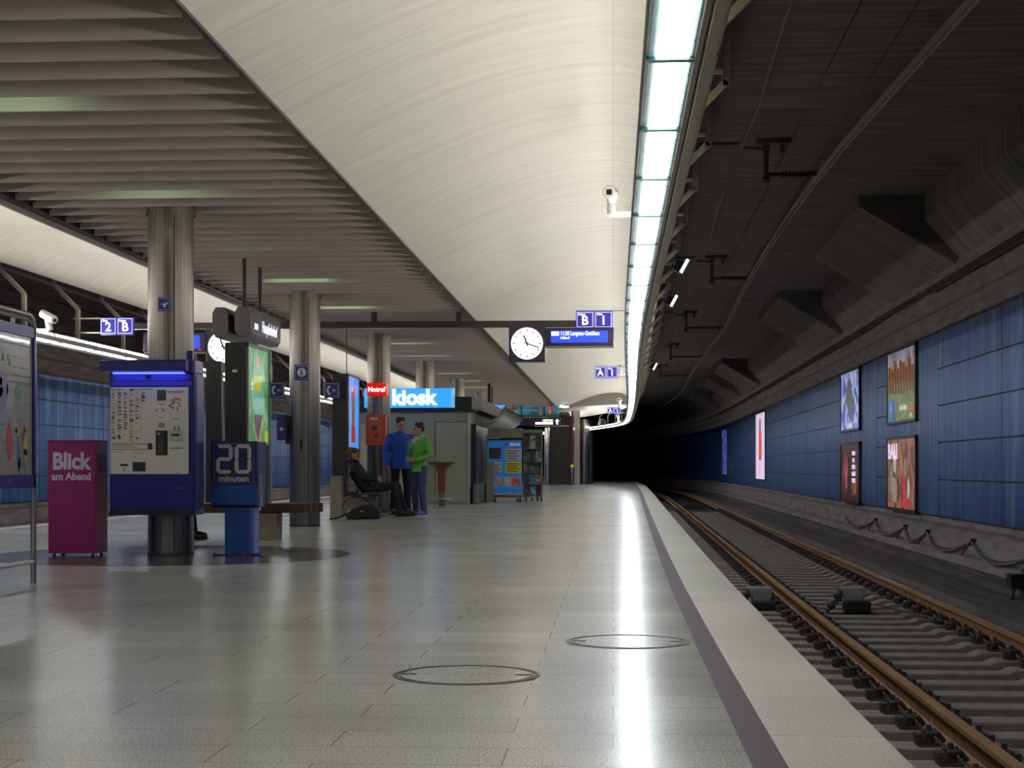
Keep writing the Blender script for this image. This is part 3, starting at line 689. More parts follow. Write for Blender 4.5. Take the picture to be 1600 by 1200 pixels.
# small dark signs on the left wall and a poster there
y0 = DX(147, -13.6); p = W(147, 579, y0)
m = MB(); m.box(-13.62, -13.56, p.y - .22, p.y + .22, p.z - .16, p.z + .16); m.mi = [0] * len(m.f); o = m.build('emergency_sign', mat('dull_yellow', (120, 96, 52), .5)); tag(o, 'small dull yellow plate high on the left tunnel wall', 'sign')
for (a, b_, lab, sd) in ((436, 454, 'pink and brown poster on the left wall, seen left of the second column', 11), (497, 509, 'reddish poster on the left wall just right of the second column', 13)):
    da, db = DX(a, -13.6), DX(b_, -13.6); pa, pb = W(a, 0, da), W(b_, 0, db)
    t = thing('advertising_board', (-13.58, pa.y, .15), lab, 'poster')
    z0, z1 = (.12, 1.6) if sd == 11 else (.12, 2.9)
    m = MB(); m.box(-13.6, -13.52, pa.y, pb.y, z0, z1); m.build('frame', M_darktrim, t)
    m = MB(); m.box(-13.53, -13.505, pa.y + .06, pb.y - .06, z0 + .06, z1 - .06); m.build('picture', art('leftwall%d' % sd, [(.3, (60, 30, 40)), (.5, (170, 90, 110)), (.65, (214, 170, 160)), (.8, (80, 60, 70))], 4, (1, 1, 1), .35, 6, sd), t)

# ================================================================ BEAM WITH CLOCKS AND DISPLAYS
DB = 27.0
bm_l = W(222, 508, DB); bm_r = W(905, 508, DB); yB = W(600, 0, DB).y
t = thing('sign_beam', (-4.2, yB, 3.3), 'long dark beam crossing above the platform, carrying clocks and displays', 'beam')
m = MB(); m.box(-8.55, bm_r.x, yB - .06, yB + .06, 3.325, 3.435); m.build('beam', M_darktrim, t, bevel=.005)
for px in (585, 718):
    p = W(px, 495, DB); m = MB(); m.box(p.x - .05, p.x + .05, yB - .04, yB + .04, 3.43, 3.62); m.build('hanger', M_darktrim, t)
m = MB(); m.box(bm_r.x - .05, .46, yB - .015, yB + .015, 3.59, 3.605); m.box(bm_r.x - .05, .46, yB - .015, yB + .015, 3.285, 3.30); m.build('side_arm', M_beige, t)
def clock(cx, cz, lab, cover=False):
    r = .272
    t = thing('station_clock', (cx, yB - .12, cz - .31), lab, 'clock', 'square boxed clocks on the sign beam')
    y = yB - .16
    m = MB(); m.box(cx - .31, cx + .31, y, yB + .1, cz - .31, cz + .31); m.build('case', M_navy if False else mat('clock_case', (44, 38, 62), .4), t, bevel=.012)
    m = MB(); m.prism([(cx + r * math.cos(a * PI / 24), cz + r * math.sin(a * PI / 24)) for a in range(48)], 'y', y - .012, y); m.build('dial', mat('lit_dial', (252, 252, 244), .4, emit=1.0, ecol=(252, 250, 244)), t)
    m = MB()
    for k in range(12):
        a = PI / 2 - k * PI / 6; q = Vector((math.cos(a), math.sin(a)))
        m.obox((cx + q.x * (r - .05), y - .015, cz + q.y * (r - .05)), .016, .004, .05, (0, PI / 2 - a, 0))
    m.build('hour_marks', M_black, t)
    for nm, ang, ln, w in (('hour_hand', 11.3 / 12 * 360, .15, .026), ('minute_hand', 18.3 * 6, .22, .02)):
        a = math.radians(ang); m = MB(); m.obox((cx + math.sin(a) * (ln / 2 - .025), y - .02 - w * .2, cz + math.cos(a) * (ln / 2 - .025)), w, .004, ln + .05, (0, a, 0)); m.build(nm, M_black, t)
    return t
pc = W(825, 539, DB); clock(pc.x, pc.z, 'lit square clock right of the platform, beside the destination display')
pc2 = W(349, 542, DB); clock(pc2.x, pc2.z, 'lit clock on the left, half hidden by the hanging sign and dark panel')
def display(x0, x1, z0, z1, lab, full):
    t = thing('destination_display', ((x0 + x1) / 2, yB, z0), lab, 'display', 'blue destination displays')
    y = yB - .17
    m = MB(); m.box(x0, x1, y, yB + .12, z0, z1); m.build('case', mat('display_case', (30, 20, 62), .35), t, bevel=.01)
    m = MB(); m.box(x0 + .1, x1 - .1, y - .006, y, z0 + .055, z1 - .055); m.build('screen', mat('blue_screen', (30, 60, 235), .3, emit=.75, ecol=(34, 64, 235)), t)
    if full:
        w = mat('screen_white', (230, 240, 255), .4, emit=1.2, ecol=(225, 238, 255))
        m = MB(); m.box(x0 + .11, x0 + .24, y - .01, y - .005, z1 - .135, z1 - .065); m.build('train_mark', w, t)
        text(t, '11:38 Langnau-Gattikon', .105, (x0 + .26, y - .012, z1 - .10), 'front', w, .001, align='LEFT', sx=.66)
        text(t, 'Adliswil', .06, (x0 + .26, y - .012, z1 - .175), 'front', w, .001, align='LEFT', sx=.85)
    else:
        m = MB(); m.box(x1 - .13, x1 - .08, y - .012, y - .004, z0 + .02, z0 + .04); m.build('red_lamp', mat('red_lamp', (200, 30, 30), .4, emit=.8), t)
    m = MB(); m.box(x0, x1, y + .03, yB + .1, z0 - .02, z0); m.build('under_tray', M_beige, t)
    return t
a, b_ = W(853, 543, DB), W(959, 515, DB)
display(a.x, b_.x, a.z, b_.z, 'blue display reading 11:38 Langnau-Gattikon beside the right clock', True)
a, b_ = W(221, 549, DB), W(320.5, 519, DB)
display(a.x, b_.x, a.z, b_.z, 'blue display on the left, mostly hidden behind the first column', False)
def sector_sign(px0, py0, px1, py1, d, chars, heads, lab, y=None, arms=None):
    a, b_ = W(px0, py1, d), W(px1, py0, d); y = a.y if y is None else y
    w = (b_.x - a.x) / 2; h = b_.z - a.z
    t = thing('sector_sign', ((a.x + b_.x) / 2, y, a.z), lab, 'sign')
    for k in range(2):
        x0 = a.x + k * w
        m = MB(); m.box(x0 + .004, x0 + w - .004, y - .05, y + .02, a.z, b_.z); pl = m.build('panel', M_sign, t, bevel=.004)
        m = MB(); e = w * .07; q = w * .025
        for (u0, u1, v0, v1) in ((e, w - e, e, e + q), (e, w - e, h - e - q, h - e), (e, e + q, e, h - e), (w - e - q, w - e, e, h - e)):
            m.box(x0 + u0, x0 + u1, y - .054, y - .05, a.z + v0, a.z + v1)
        m.build('white_border', M_signw, pl)
        text(pl, chars[k], h * .72, (x0 + w / 2, y - .054, a.z + h * .43), 'front', M_signw, h * .018)
        text(pl, heads[k], h * .16, (x0 + w * .14, y - .054, a.z + h * .80), 'front', M_signw, h * .006, align='LEFT')
    if arms:
        m = MB()
        for z in (a.z + .03, b_.z - .02): m.box(min(arms, b_.x), max(arms, b_.x) if arms > b_.x else a.x, y - .015, y + .015, z, z + .02)
        m.build('arm', M_beige, t)
    return t
sector_sign(900, 488.5, 957.5, 515.5, DB, 'B1', ('Sektor', 'Gleis'), 'blue sign reading B 1 above the right destination display', y=yB - .03)
sector_sign(157.5, 496.5, 211, 523.5, 26.0, '2B', ('Gleis', 'Sektor'), 'blue sign reading 2 B on arms over the left track side', arms=-8.98)
sector_sign(929, 572.5, 965.5, 591, 41.0, 'A1', ('Sektor', 'Gleis'), 'blue sign reading A 1 hanging farther along, larger of two', arms=.62)
sector_sign(948.5, 636, 970, 646.5, 71, 'A1', ('Sektor', 'Gleis'), 'tiny blue A 1 sign, the farthest one, near the light rail bend', arms=.8)
p = W(941, 661, 82)
t = thing('track_number_sign', (p.x, p.y, p.z - .2), 'small far sign with a dark 3 on a pale round plate', 'sign')
m = MB(); m.prism([(p.x + .22 * math.cos(k * PI / 16), p.z + .22 * math.sin(k * PI / 16)) for k in range(32)], 'y', p.y - .03, p.y + .02); m.build('plate', M_trim, t)
text(t, '3', .4, (p.x, p.y - .035, p.z), 'front', M_black, .01)
# the hanging pair of light boxes
def oct_prof(cx, cz, w, h, c): return [(cx - w / 2, cz - h / 2 + c), (cx - w / 2 + c * .6, cz - h / 2), (cx + w / 2 - c * .6, cz - h / 2), (cx + w / 2, cz - h / 2 + c), (cx + w / 2, cz + h / 2 - c), (cx + w / 2 - c * .6, cz + h / 2), (cx - w / 2 + c * .6, cz + h / 2), (cx - w / 2, cz + h / 2 - c)]
t = thing('hanging_sign', (-4.75, 20.3, 2.6), 'pair of grey hanging signs with white letters Hauptbahnhof, left of the second column', 'sign')
for X0, w, nm in ((-4.64, .21, 'box'), (-4.93, .2, 'box')):
    m = MB(); P = oct_prof(X0, 2.75 if X0 > -4.8 else 2.74, w, .38, .07); m.prism(P, 'y', 19.35, 21.1); m.build(nm, mat('sign_box_grey', (104, 100, 96), .35, metal=.3), t, bevel=.006)
m = MB(); m.box(-4.538, -4.532, 19.42, 21.04, 2.60, 2.90); m.build('text_panel', mat('sign_black', (34, 30, 44), .3), t)
text(t, 'zum', .15, (-4.53, 19.62, 2.72), 'right', M_signw, .004, sx=.8); text(t, 'Hauptbahnhof', .20, (-4.53, 20.4, 2.73), 'right', M_signw, .006, sx=.78)
m = MB(); m.box(-4.8, -4.74, 19.75, 21.0, 2.64, 2.86); m.build('joining_plate', M_black, t)
for y in (19.95, 20.85):
    m = MB(); m.tube((-4.765, y, 2.8), (-4.765, y, 3.62), .027, .027, 12); m.build('rod', M_black, t, smooth=40)

# ================================================================ CAMERAS, SPOTS
def camera(c, d, arm_to, lab, s=1., post=True):
    c = Vector(c); d = Vector(d).normalized()
    t = thing('security_camera', c - Vector((0, 0, .2 * s)), lab, 'security camera')
    m = MB(); m.tube(c - d * .16 * s, c + d * .14 * s, .062 * s, .062 * s, 20); m.tube(c + d * .14 * s, c + d * .16 * s, .066 * s, .058 * s, 20); m.build('housing', M_white, t, smooth=40)
    m = MB(); m.obox(c + d * .162 * s, .05 * s, .01, .05 * s, (0, 0, math.atan2(d.y, d.x) + PI / 2)); m.build('lens_window', M_black, t)
    if post:
        b = c + Vector((.01, .03, -.2 * s))
        m = MB(); m.tube(b, c - d * .05, .05 * s, .045 * s, 16); m.ball(c - d * .02 - Vector((0, 0, .06 * s)), .05 * s); m.build('pedestal', M_white, t, smooth=40)
    m = MB(); b = c + Vector((0, .02, -.2 * s)); e = Vector((arm_to, b.y, b.z)); m.beam(b, e, .05 * s, .04 * s); m.beam(e, e + Vector((0, 0, .3)), .05, .05); m.build('arm', M_white, t)
p = W(955, 302, 15.1); camera(p, (-.12, -1, -.1), .50, 'white camera on an arm under the vault, lens towards the viewer')
p = W(76, 495, 23.4); camera(p, (.75, -.5, -.35), -9.0, 'white camera on an arm above track 2, pointing down to the right')
p = W(969, 573, 41.5); camera(p, (-.1, -1, 0), .7, 'tiny white camera beside the larger A 1 sign')
p = W(968, 625, 60); camera(p, (-.1, -1, 0), .9, 'tiny white camera above the farthest A 1 sign', 1.3)
p = W(966, 650, 75); camera(p, (-.1, -1, 0), .8, 'tiny white camera right of the farthest A 1 sign', 1.3)
for px, py, d, w in ((1062, 417, 23.0, 'uppermost and nearest'), (1047, 471, 27.9, 'middle'), (1020, 573, 46.0, 'lowest and farthest')):
    p = W(px, py, d)
    t = thing('spotlight', p, w + ' black spotlight with a bright slit on the truss', 'spotlight', 'spotlights on the light rail truss')
    m = MB(); m.obox(p, .16, .18, .16, (0, .5, 0)); m.beam(p, (p.x - .12, p.y, p.z + .02), .03, .03); m.build('housing', M_black, t, bevel=.01)
    m = MB(); m.obox(p + Vector((.065, -.095, -.0)), .045, .012, .22, (0, .5, 0)); m.build('lamp', mat('lilac_lamp', (240, 230, 255), .4, emit=2.5), t)

# ================================================================ INFO BOARD (left foreground)
t = thing('information_board', (-4.59, 11.4, 0), 'glazed map board in a bent steel tube frame at the left frame edge', 'information board')
ya, yb = 10.3, 12.12; X = -4.59
m = MB()
P = [(X, yb, 0), (X, yb, 2.02), (X, yb - .03, 2.09), (X, yb - .10, 2.12), (X, ya + .1, 2.12), (X, ya + .03, 2.09), (X, ya, 2.02), (X, ya, 0)]
m.path(P, .024, 12); m.tube((X, yb, .17), (X, ya, .17), .02, .02, 12); m.path([(X, yb - .05, 2.0), (X, yb - .07, 2.06), (X, yb - .13, 2.08), (X, ya + .2, 2.08)], .014, 8); m.build('tube_frame', M_chrome, t, smooth=40)
m = MB(); m.box(X - .03, X + .03, ya + .03, yb - .03, .76, .86); m.box(X - .03, X + .03, ya + .03, yb - .03, 1.94, 2.02); m.box(X - .03, X + .03, yb - .06, yb - .03, .76, 2.02); m.box(X - .03, X + .03, ya + .03, ya + .06, .76, 2.02); m.build('case', M_navy, t)
m = MB(); m.box(X - .02, X + .012, ya + .06, yb - .06, .86, 1.94); m.build('paper', mat('board_paper', (150, 144, 132), .25, noise=.08, coat=.6), t)
CL = [(11.83, 1.02, .22, .50), (11.45, 1.62, .3, .3), (11.2, 1.2, .3, .4)]
cm = [mat('map_' + n_, c_, .4) for n_, c_ in (('green', (58, 120, 62)), ('blue', (58, 96, 160)), ('red', (170, 66, 50)), ('yellow', (176, 144, 58)), ('lilac', (130, 112, 150)), ('ink', (70, 68, 66)))]
m = MB()
for (y, z, w, h, c) in ((11.78, 1.02, .07, .3, 1), (11.80, .93, .1, .16, 0), (11.92, 1.1, .09, .4, 3), (11.60, 1.12, .12, .36, 2), (11.76, 1.5, .14, .12, 0), (11.45, 1.5, .3, .36, 4), (11.3, 1.75, .24, .2, 2), (11.35, 1.2, .1, .3, 0), (11.15, 1.1, .16, .4, 1), (10.9, 1.4, .2, .3, 3)) + tuple((CL[k % 3][0] + R.uniform(-.5, .5) * CL[k % 3][2], CL[k % 3][1] + R.uniform(-.5, .5) * CL[k % 3][3], R.uniform(.03, .08), R.uniform(.04, .12), k % 5) for k in range(45)):
    m = MB(); pts = [(y + w / 2 * math.cos(a) * R.uniform(.7, 1), z + h / 2 * math.sin(a) * R.uniform(.7, 1)) for a in [i * PI / 6 for i in range(12)]]
    m.prism(pts, 'x', X + .012, X + .0145); m.build('map_patch', cm[c], t)
m = MB()
for k in range(60):
    y = R.uniform(ya + .15, yb - .2); z = R.uniform(.9, 1.9); m.box(X + .012, X + .014, y, y + R.uniform(.03, .14), z, z + .008)
for z in (1.62, 1.57, 1.86): m.box(X + .012, X + .014, 11.4, yb - .1, z, z + .01)
o = m.build('map_print', cm[5], t); o['kind'] = 'stuff'
text(t, 'ZVV', .06, (X + .032, 11.55, .81), 'right', mat('pinkish_print', (150, 110, 170), .4), 0, .001)

# ================================================================ NEWSPAPER BOXES
a = G(75, 870); b_ = G(151.5, 870); y0 = a.y; x0, x1 = a.x, b_.x; w = x1 - x0
t = thing('newspaper_box', ((x0 + x1) / 2, y0, 0), 'tall magenta newspaper box reading Blick am Abend', 'newspaper box')
m = MB(); m.box(x0, x1, y0, y0 + .37, .035, 1.195); m.build('body', M_magenta, t, bevel=.008)
m = MB(); m.box(x0 - .006, x1 + .006, y0 - .006, y0 + .376, 1.17, 1.20); m.build('lid', mat('dark_magenta', (120, 10, 70), .3), t, bevel=.006)
for x in (x0 + .05, x1 - .05):
    for y in (y0 + .05, y0 + .32):
        m = MB(); m.tube((x, y, 0), (x, y, .04), .018, .014, 10); m.build('foot', M_black, t)
lm = mat('pale_print', (208, 200, 214), .5)
text(t, 'Blick', .235, (x0 + w * .48, y0 - .003, .975), 'front', lm, .0095, sx=.86)
text(t, 'am Abend', .108, (x0 + w * .49, y0 - .003, .822), 'front', lm, .0042, sx=.92)
text(t, 'Blick', .16, (x1 + .003, y0 + .19, .99), 'right', mat('dull_print', (120, 70, 110), .5), .006, sx=.8)
text(t, 'am Abend', .075, (x1 + .003, y0 + .19, .89), 'right', MC['dull_print'], .002, sx=.85)

a = G(351, 868); y0 = a.y
k = y0 / F * 1.0
d0 = F * EYE / (868 - 730); px2x = lambda px: W(px, 0, d0).x
t = thing('newspaper_box', (px2x(375), y0, 0), 'blue pedestal newspaper box reading 20 minuten', 'newspaper box')
yh = y0 - .06
hx0, hx1 = px2x(331), px2x(405)
m = MB(); z0, z1 = .505, 1.19
m.prism([(yh, z0 + .03), (yh + .03, z0), (yh + .36, z0), (yh + .42, z0 + .12), (yh + .42, z1 - .02), (yh + .40, z1), (yh, z1)], 'x', hx0, hx1); m.build('head', mat('dark_blue_plastic', (16, 24, 92), .3, coat=.2), t, bevel=.006)
m = MB(); m.box(hx0 - .003, hx1 + .003, yh - .004, yh + .3, z0 + .02, .735); m.build('lower_band', mat('bright_blue_plastic', (10, 72, 152), .35), t, bevel=.006)
bl = MC['bright_blue_plastic']
m = MB(); m.box(px2x(351), px2x(391), y0, y0 + .26, .02, .52); m.build('pedestal', bl, t, bevel=.004)
m = MB(); m.box(px2x(391), px2x(397), y0 + .01, y0 + .25, .02, .50); m.build('pedestal_edge', mat('pale_blue_edge', (92, 112, 196), .35), t)
m = MB(); m.box(px2x(335), px2x(411), y0 - .08, y0 + .34, 0, .022); m.build('base_plate', mat('base_blue', (10, 34, 84), .35), t, bevel=.005)
for px in (337, 383):
    m = MB(); m.ball((px2x(px), y0 - .07, .025), (.02, .02, .012)); m.build('bolt', M_chrome, t)
m = MB()
bx0, bx1, bz0, bz1 = hx0 + .03, hx1 - .035, .76, 1.165
for q in ((bx0, bx1, bz0, bz0 + .006), (bx0, bx1, bz1 - .006, bz1), (bx0, bx0 + .006, bz0, bz1), (bx1 - .006, bx1, bz0, bz1)): m.box(q[0], q[1], yh - .003, yh, q[2], q[3])
m.build('front_outline', mat('outline_blue', (96, 104, 176), .4), t)
seg = MB(); ins = .008
def sg(cx, cz, horiz, L_, w_=.04):
    if horiz: P = [(-L_ / 2 + w_ / 2, -w_ / 2), (L_ / 2 - w_ / 2, -w_ / 2), (L_ / 2, 0), (L_ / 2 - w_ / 2, w_ / 2), (-L_ / 2 + w_ / 2, w_ / 2), (-L_ / 2, 0)]
    else: P = [(-w_ / 2, -L_ / 2 + w_ / 2), (0, -L_ / 2), (w_ / 2, -L_ / 2 + w_ / 2), (w_ / 2, L_ / 2 - w_ / 2), (0, L_ / 2), (-w_ / 2, L_ / 2 - w_ / 2)]
    seg.prism([(cx + p_[0], cz + p_[1]) for p_ in P], 'y', yh - .006, yh)
def digit(cx, cz, w_, h_, on):
    pos = {'a': (0, h_ / 2, 1), 'g': (0, 0, 1), 'd': (0, -h_ / 2, 1), 'b': (w_ / 2, h_ / 4, 0), 'c': (w_ / 2, -h_ / 4, 0), 'f': (-w_ / 2, h_ / 4, 0), 'e': (-w_ / 2, -h_ / 4, 0)}
    for c_ in on:
        dx, dz, hz = pos[c_]; sg(cx + dx, cz + dz, hz, (w_ if hz else h_ / 2) + .012)
cx = (hx0 + hx1) / 2 - .002
digit(cx - .098, 1.005, .135, .265, 'abged'); digit(cx + .098, 1.005, .135, .265, 'abcdef')
seg.build('digit_segments', mat('segment_white', (206, 204, 190), .5), t)
text(t, 'minuten', .088, (cx, yh - .003, .80), 'front', MC['segment_white'], .002, sx=1.12)
m = MB(); m.box(hx1, hx1 + .03, yh + .05, yh + .1, z0, z0 + .35); m.box(px2x(390), px2x(405), y0 + .02, y0 + .1, .47, .50); m.build('side_hinge', M_chrome, t)

# ================================================================ TICKET MACHINE
d0 = 15.75; mx = lambda px: W(px, 0, d0).x; mz = lambda py: W(0, py, d0).z; y0 = W(238, 0, d0).y
x0, x1 = mx(170), mx(305)
t = thing('ticket_machine', ((x0 + x1) / 2, y0, mz(805)), 'large blue ticket machine with grey panel, mounted on the nearest column', 'ticket machine')
m = MB(); m.box(x0, x1, y0, y0 + .36, mz(805), mz(572)); m.build('body', M_navy, t, bevel=.01)
m = MB(); m.prism([(y0 - .20, mz(581)), (y0 - .20, mz(566)), (y0 - .12, mz(563)), (y0 + .36, mz(563)), (y0 + .36, mz(578)), (y0, mz(584))], 'x', mx(164), mx(300)); m.build('canopy', M_navy, t, bevel=.006)
m = MB(); m.box(x0 + .06, x1 - .09, y0 - .1, y0 - .02, mz(584.5), mz(583)); m.build('canopy_light', mat('canopy_tube', (220, 225, 255), .4, emit=2.2, ecol=(90, 100, 255)), t)
m = MB(); m.box(x0 + .03, x1 - .05, y0 - .006, y0 + .01, mz(594.5), mz(585)); m.box(x0 + .02, x1 - .03, y0 - .006, y0 + .01, mz(602.5), mz(596)); m.build('header_strip', mat('violet_blue', (44, 54, 190), .3), t)
m = MB(); m.ball((mx(232), y0 - .03, mz(588)), (.025, .03, .022)); m.tube((mx(232), y0, mz(586)), (mx(232), y0 - .03, mz(588)), .012); m.build('camera_dome', M_black, t, smooth=60)
px0, px1_, pz0, pz1 = mx(171.5), mx(296), mz(741), mz(605)
m = MB(); m.box(px0, px1_, y0 - .012, y0, pz0, pz1); fp = m.build('front_panel', mat('panel_grey', (222, 216, 204), .4, noise=.02), t, bevel=.006)
U = lambda x, y: (mx(160 + x / 4.447), y0 - .012, mz(550 + y / 4.444))   # coordinates measured on an enlargement
def plate(xa, ya_, xb, yb_, th, mm, name, par=fp, bev=0):
    a = U(xa, yb_); b = U(xb, ya_); m = MB(); m.box(a[0], b[0], a[1] - th, a[1] + .002, a[2], b[2]); return m.build(name, mm, par, bevel=bev)
ink = mat('print_ink', (60, 58, 60), .6); lk = mat('grey_ink', (112, 108, 104), .6)
# station list columns
m = MB()
def bar(xa, ya_, xb, h): 
    a = U(xa, ya_ + h); b = U(xb, ya_); m.box(a[0], b[0], a[1] - .0015, a[1], a[2], b[2])
R2 = random.Random(3)
for ci, (cx_, yend) in enumerate(((62, 600), (104, 600), (146, 580), (188, 625), (230, 620), (272, 380))):
    yy = 258 + (0 if ci < 2 else 8 * (ci % 3))
    while yy < yend:
        if R2.random() < .72: bar(cx_ + 2, yy, cx_ + R2.uniform(16, 32), R2.choice((2.5, 3, 7)) )
        yy += R2.choice((8, 9, 11, 15))
    m.build('station_list_column', ink, fp); m = MB()
bar(62, 256, 138, 4); bar(186, 256, 350, 4); bar(62, 636, 308, 4); bar(62, 674, 348, 4); bar(316, 634, 350, 40)
for k in range(4): bar(62, 645 + 6 * k, 200 + 20 * k, 1.6)
m.build('list_captions', ink, fp)
m = MB()
for cx_ in (62, 104, 146, 188, 230, 272):
    a = U(cx_, 630); b = U(cx_ + 1.2, 262); m.box(a[0], b[0], a[1] - .001, a[1], a[2], b[2])
for k in range(5): bar(66 + 0 * k, 690 + 7 * k, 150, 1.5) if k < 2 else bar(216, 676 + 7 * k, 290, 1.5)
m.build('fine_print', lk, fp)
plate(383, 264, 446, 338, .003, mat('screen_green', (14, 62, 44), .2), 'screen')
plate(452, 270, 568, 286, .002, MC['board_paper'], 'zone_caption')
m = MB()
for k in range(26):
    a = R2.uniform(0, 2 * PI); rr = R2.uniform(.2, 1); c = U(512 + 42 * rr * math.cos(a), 362 + 58 * rr * math.sin(a)); m.m = k % 5
    m.prism([(c[0] + .014 * math.cos(q * PI / 3) * R2.uniform(.6, 1.2), c[2] + .014 * math.sin(q * PI / 3) * R2.uniform(.6, 1.2)) for q in range(6)], 'y', c[1] - .0015 - .0002 * k, c[1])
m.build('zone_map', [mat('zone_' + n_, c_, .5) for n_, c_ in (('pink', (206, 120, 120)), ('orange', (206, 140, 80)), ('olive', (150, 150, 84)), ('blue', (110, 150, 190)), ('rose', (190, 100, 130)))], fp)
m = MB()
for (xx, yy) in ((380, 405), (426, 405)):
    c = U(xx, yy); m.prism([(c[0] + .016 * math.cos(q * PI / 6), c[2] + .018 * math.sin(q * PI / 6)) for q in range(12)], 'y', c[1] - .002, c[1])
m.build('coin_marks', mat('coin_yellow', (184, 172, 120), .5), fp)
plate(394, 494, 438, 512, .002, mat('pale_red', (196, 120, 116), .5), 'red_label'); plate(394, 514, 438, 520, .002, mat('red_ink', (170, 40, 44), .5), 'red_line')
plate(374, 546, 458, 718, .004, M_black, 'touch_display')
plate(384, 556, 404, 578, .006, mat('key_yellow', (150, 150, 50), .4), 'yellow_key'); plate(410, 556, 430, 578, .006, mat('key_violet', (64, 56, 110), .4), 'violet_key')
m = MB()
for k in range(9): bar(388, 592 + 13 * k, 426, 4)
m.v = [v + Vector((0, -.004, 0)) for v in m.v]; m.build('display_text', lk, fp)
q_ = plate(474, 552, 562, 614, .03, mat('card_slot_silver', (188, 184, 174), .3, metal=.3), 'card_slot', bev=.004); plate(492, 570, 545, 583, .033, M_black, 'slot_opening', q_)
m = MB()
for (xx) in (504, 534):
    a = U(xx, 545); b = U(xx + 6, 515); m.box(a[0], b[0], a[1] - .002, a[1], a[2], b[2]); c = U(xx + 3, 540); m.prism([(c[0] - .014, c[2]), (c[0] + .014, c[2]), (c[0], c[2] - .012)], 'y', c[1] - .002, c[1])
m.build('arrow_marks', ink, fp)
m = MB(); bar(474, 664, 566, 7); bar(488, 462, 540, 5); bar(395, 362, 440, 3); bar(396, 452, 430, 3); bar(512, 836, 540, 4); m.build('small_captions', lk, fp)
q_ = plate(210, 764, 302, 830, .004, M_darktrim, 'tray_frame'); plate(216, 770, 297, 824, .006, mat('tray_glass', (90, 104, 116), .12, metal=.6), 'tray_glass', q_)
plate(122, 778, 176, 792, .005, M_black, 'coin_slot'); plate(144, 806, 152, 834, .003, lk, 'coin_arrow')
a = U(54, 1096); b = U(640, 1100); m = MB(); m.box(a[0], b[0], y0 - .004, y0, b[2] - .006, a[2]); m.box(x0 - .004, x1, y0 - .014, y0, mz(805), mz(799)); m.build('lower_edge', mat('deep_navy', (8, 8, 50), .3), t)
text(t, 'VBZ 2141', .03, (mx(283), y0 - .002, mz(763)), 'front', mat('faded_print', (100, 100, 160), .5), 0, .001)
m = MB(); m.box(x1 - .03, x1 + .008, y0 + .05, y0 + .34, mz(800), mz(585)); m.build('side_case', mat('slate_blue', (58, 62, 112), .35, coat=.2), t, bevel=.008)
m = MB(); m.box(x1 - .03, x1 + .012, y0 - .02, y0 + .3, mz(583), mz(562.5)); m.build('side_cap', mat('grey_violet', (110, 108, 140), .35), t, bevel=.008)
m = MB(); m.tube((mx(298.5), y0 + .05, mz(590)), (mx(298.5), y0 + .05, mz(548)), .008); m.box(mx(291), mx(301), y0 + .03, y0 + .06, mz(563), mz(548)); m.build('corner_sign', M_navy, t)
m = MB(); m.box(-4.8, -4.5, y0 + .34, c1.y - .15, .6, 1.8); m.build('mounting_plate', M_darktrim, t)
# small signs on the columns
def tile(px0, py0, px1, py1, d, lab, parent=None, y=None, draw=None, name='pictogram_sign', cat='sign', th=.02, m_=None):
    a, b_ = W(px0, py1, d), W(px1, py0, d)
    t = thing(name, ((a.x + b_.x) / 2, a.y, a.z), lab, cat)
    m = MB(); m.box(a.x, b_.x, a.y - th, a.y + .0, a.z, b_.z); m.build('plate', m_ or mat('sign_navy', (34, 36, 120), .4), t, bevel=.003)
    w = b_.x - a.x; h = b_.z - a.z
    m = MB(); e = w * .07; q = w * .025; y = a.y - th
    for (u0, u1, v0, v1) in ((e, w - e, e, e + q), (e, w - e, h - e - q, h - e), (e, e + q, e, h - e), (w - e - q, w - e, e, h - e)): m.box(a.x + u0, a.x + u1, y - .002, y, a.z + v0, a.z + v1)
    m.build('border', mat('sign_pale', (206, 206, 224), .5), t)
    if draw: draw(t, a.x + w / 2, y, a.z + h / 2, w, h)
    return t
wp = mat('sign_pale', (206, 206, 224), .5)
def d_hand(t, x, y, z, w, h):
    m = MB(); m.prism([(x - w * .3, z - h * .02), (x + w * .05, z + h * .02), (x + w * .3, z + h * .14), (x + w * .3, z + h * .04), (x + w * .1, z - h * .1), (x + w * .12, z - h * .26), (x, z - h * .26), (x - w * .05, z - h * .08)], 'y', y - .003, y); m.build('pictogram', wp, t)
def d_i(t, x, y, z, w, h):
    m = MB(); m.prism([(x + w * .3 * math.cos(a * PI / 16), z + w * .3 * math.sin(a * PI / 16)) for a in range(32)], 'y', y - .003, y); m.build('disc', wp, t)
    m = MB(); m.ball((x, y - .004, z + h * .15), (w * .05, .002, w * .05)); m.box(x - w * .045, x + w * .045, y - .006, y - .003, z - h * .17, z + h * .07); m.box(x - w * .09, x + w * .04, y - .006, y - .003, z + h * .04, z + h * .07); m.box(x - w * .1, x + w * .1, y - .006, y - .003, z - h * .19, z - h * .16); m.build('letter_i', MC['sign_navy'], t)
def d_phone(t, x, y, z, w, h):
    m = MB(); m.prism([(x - w * .1, z + h * .3), (x - w * .24, z + h * .24), (x - w * .32, z), (x - w * .24, z - h * .24), (x - w * .1, z - h * .3), (x - w * .06, z - h * .16), (x - w * .16, z - h * .12), (x - w * .2, z), (x - w * .16, z + h * .12), (x - w * .06, z + h * .16)], 'y', y - .003, y); m.build('receiver_mark', wp, t)
    m = MB(); m.prism([(x + w * .04, z), (x + w * .14, z + h * .09), (x + w * .14, z + h * .03), (x + w * .3, z + h * .03), (x + w * .3, z - h * .03), (x + w * .14, z - h * .03), (x + w * .14, z - h * .09)], 'y', y - .003, y); m.build('arrow_mark', wp, t)
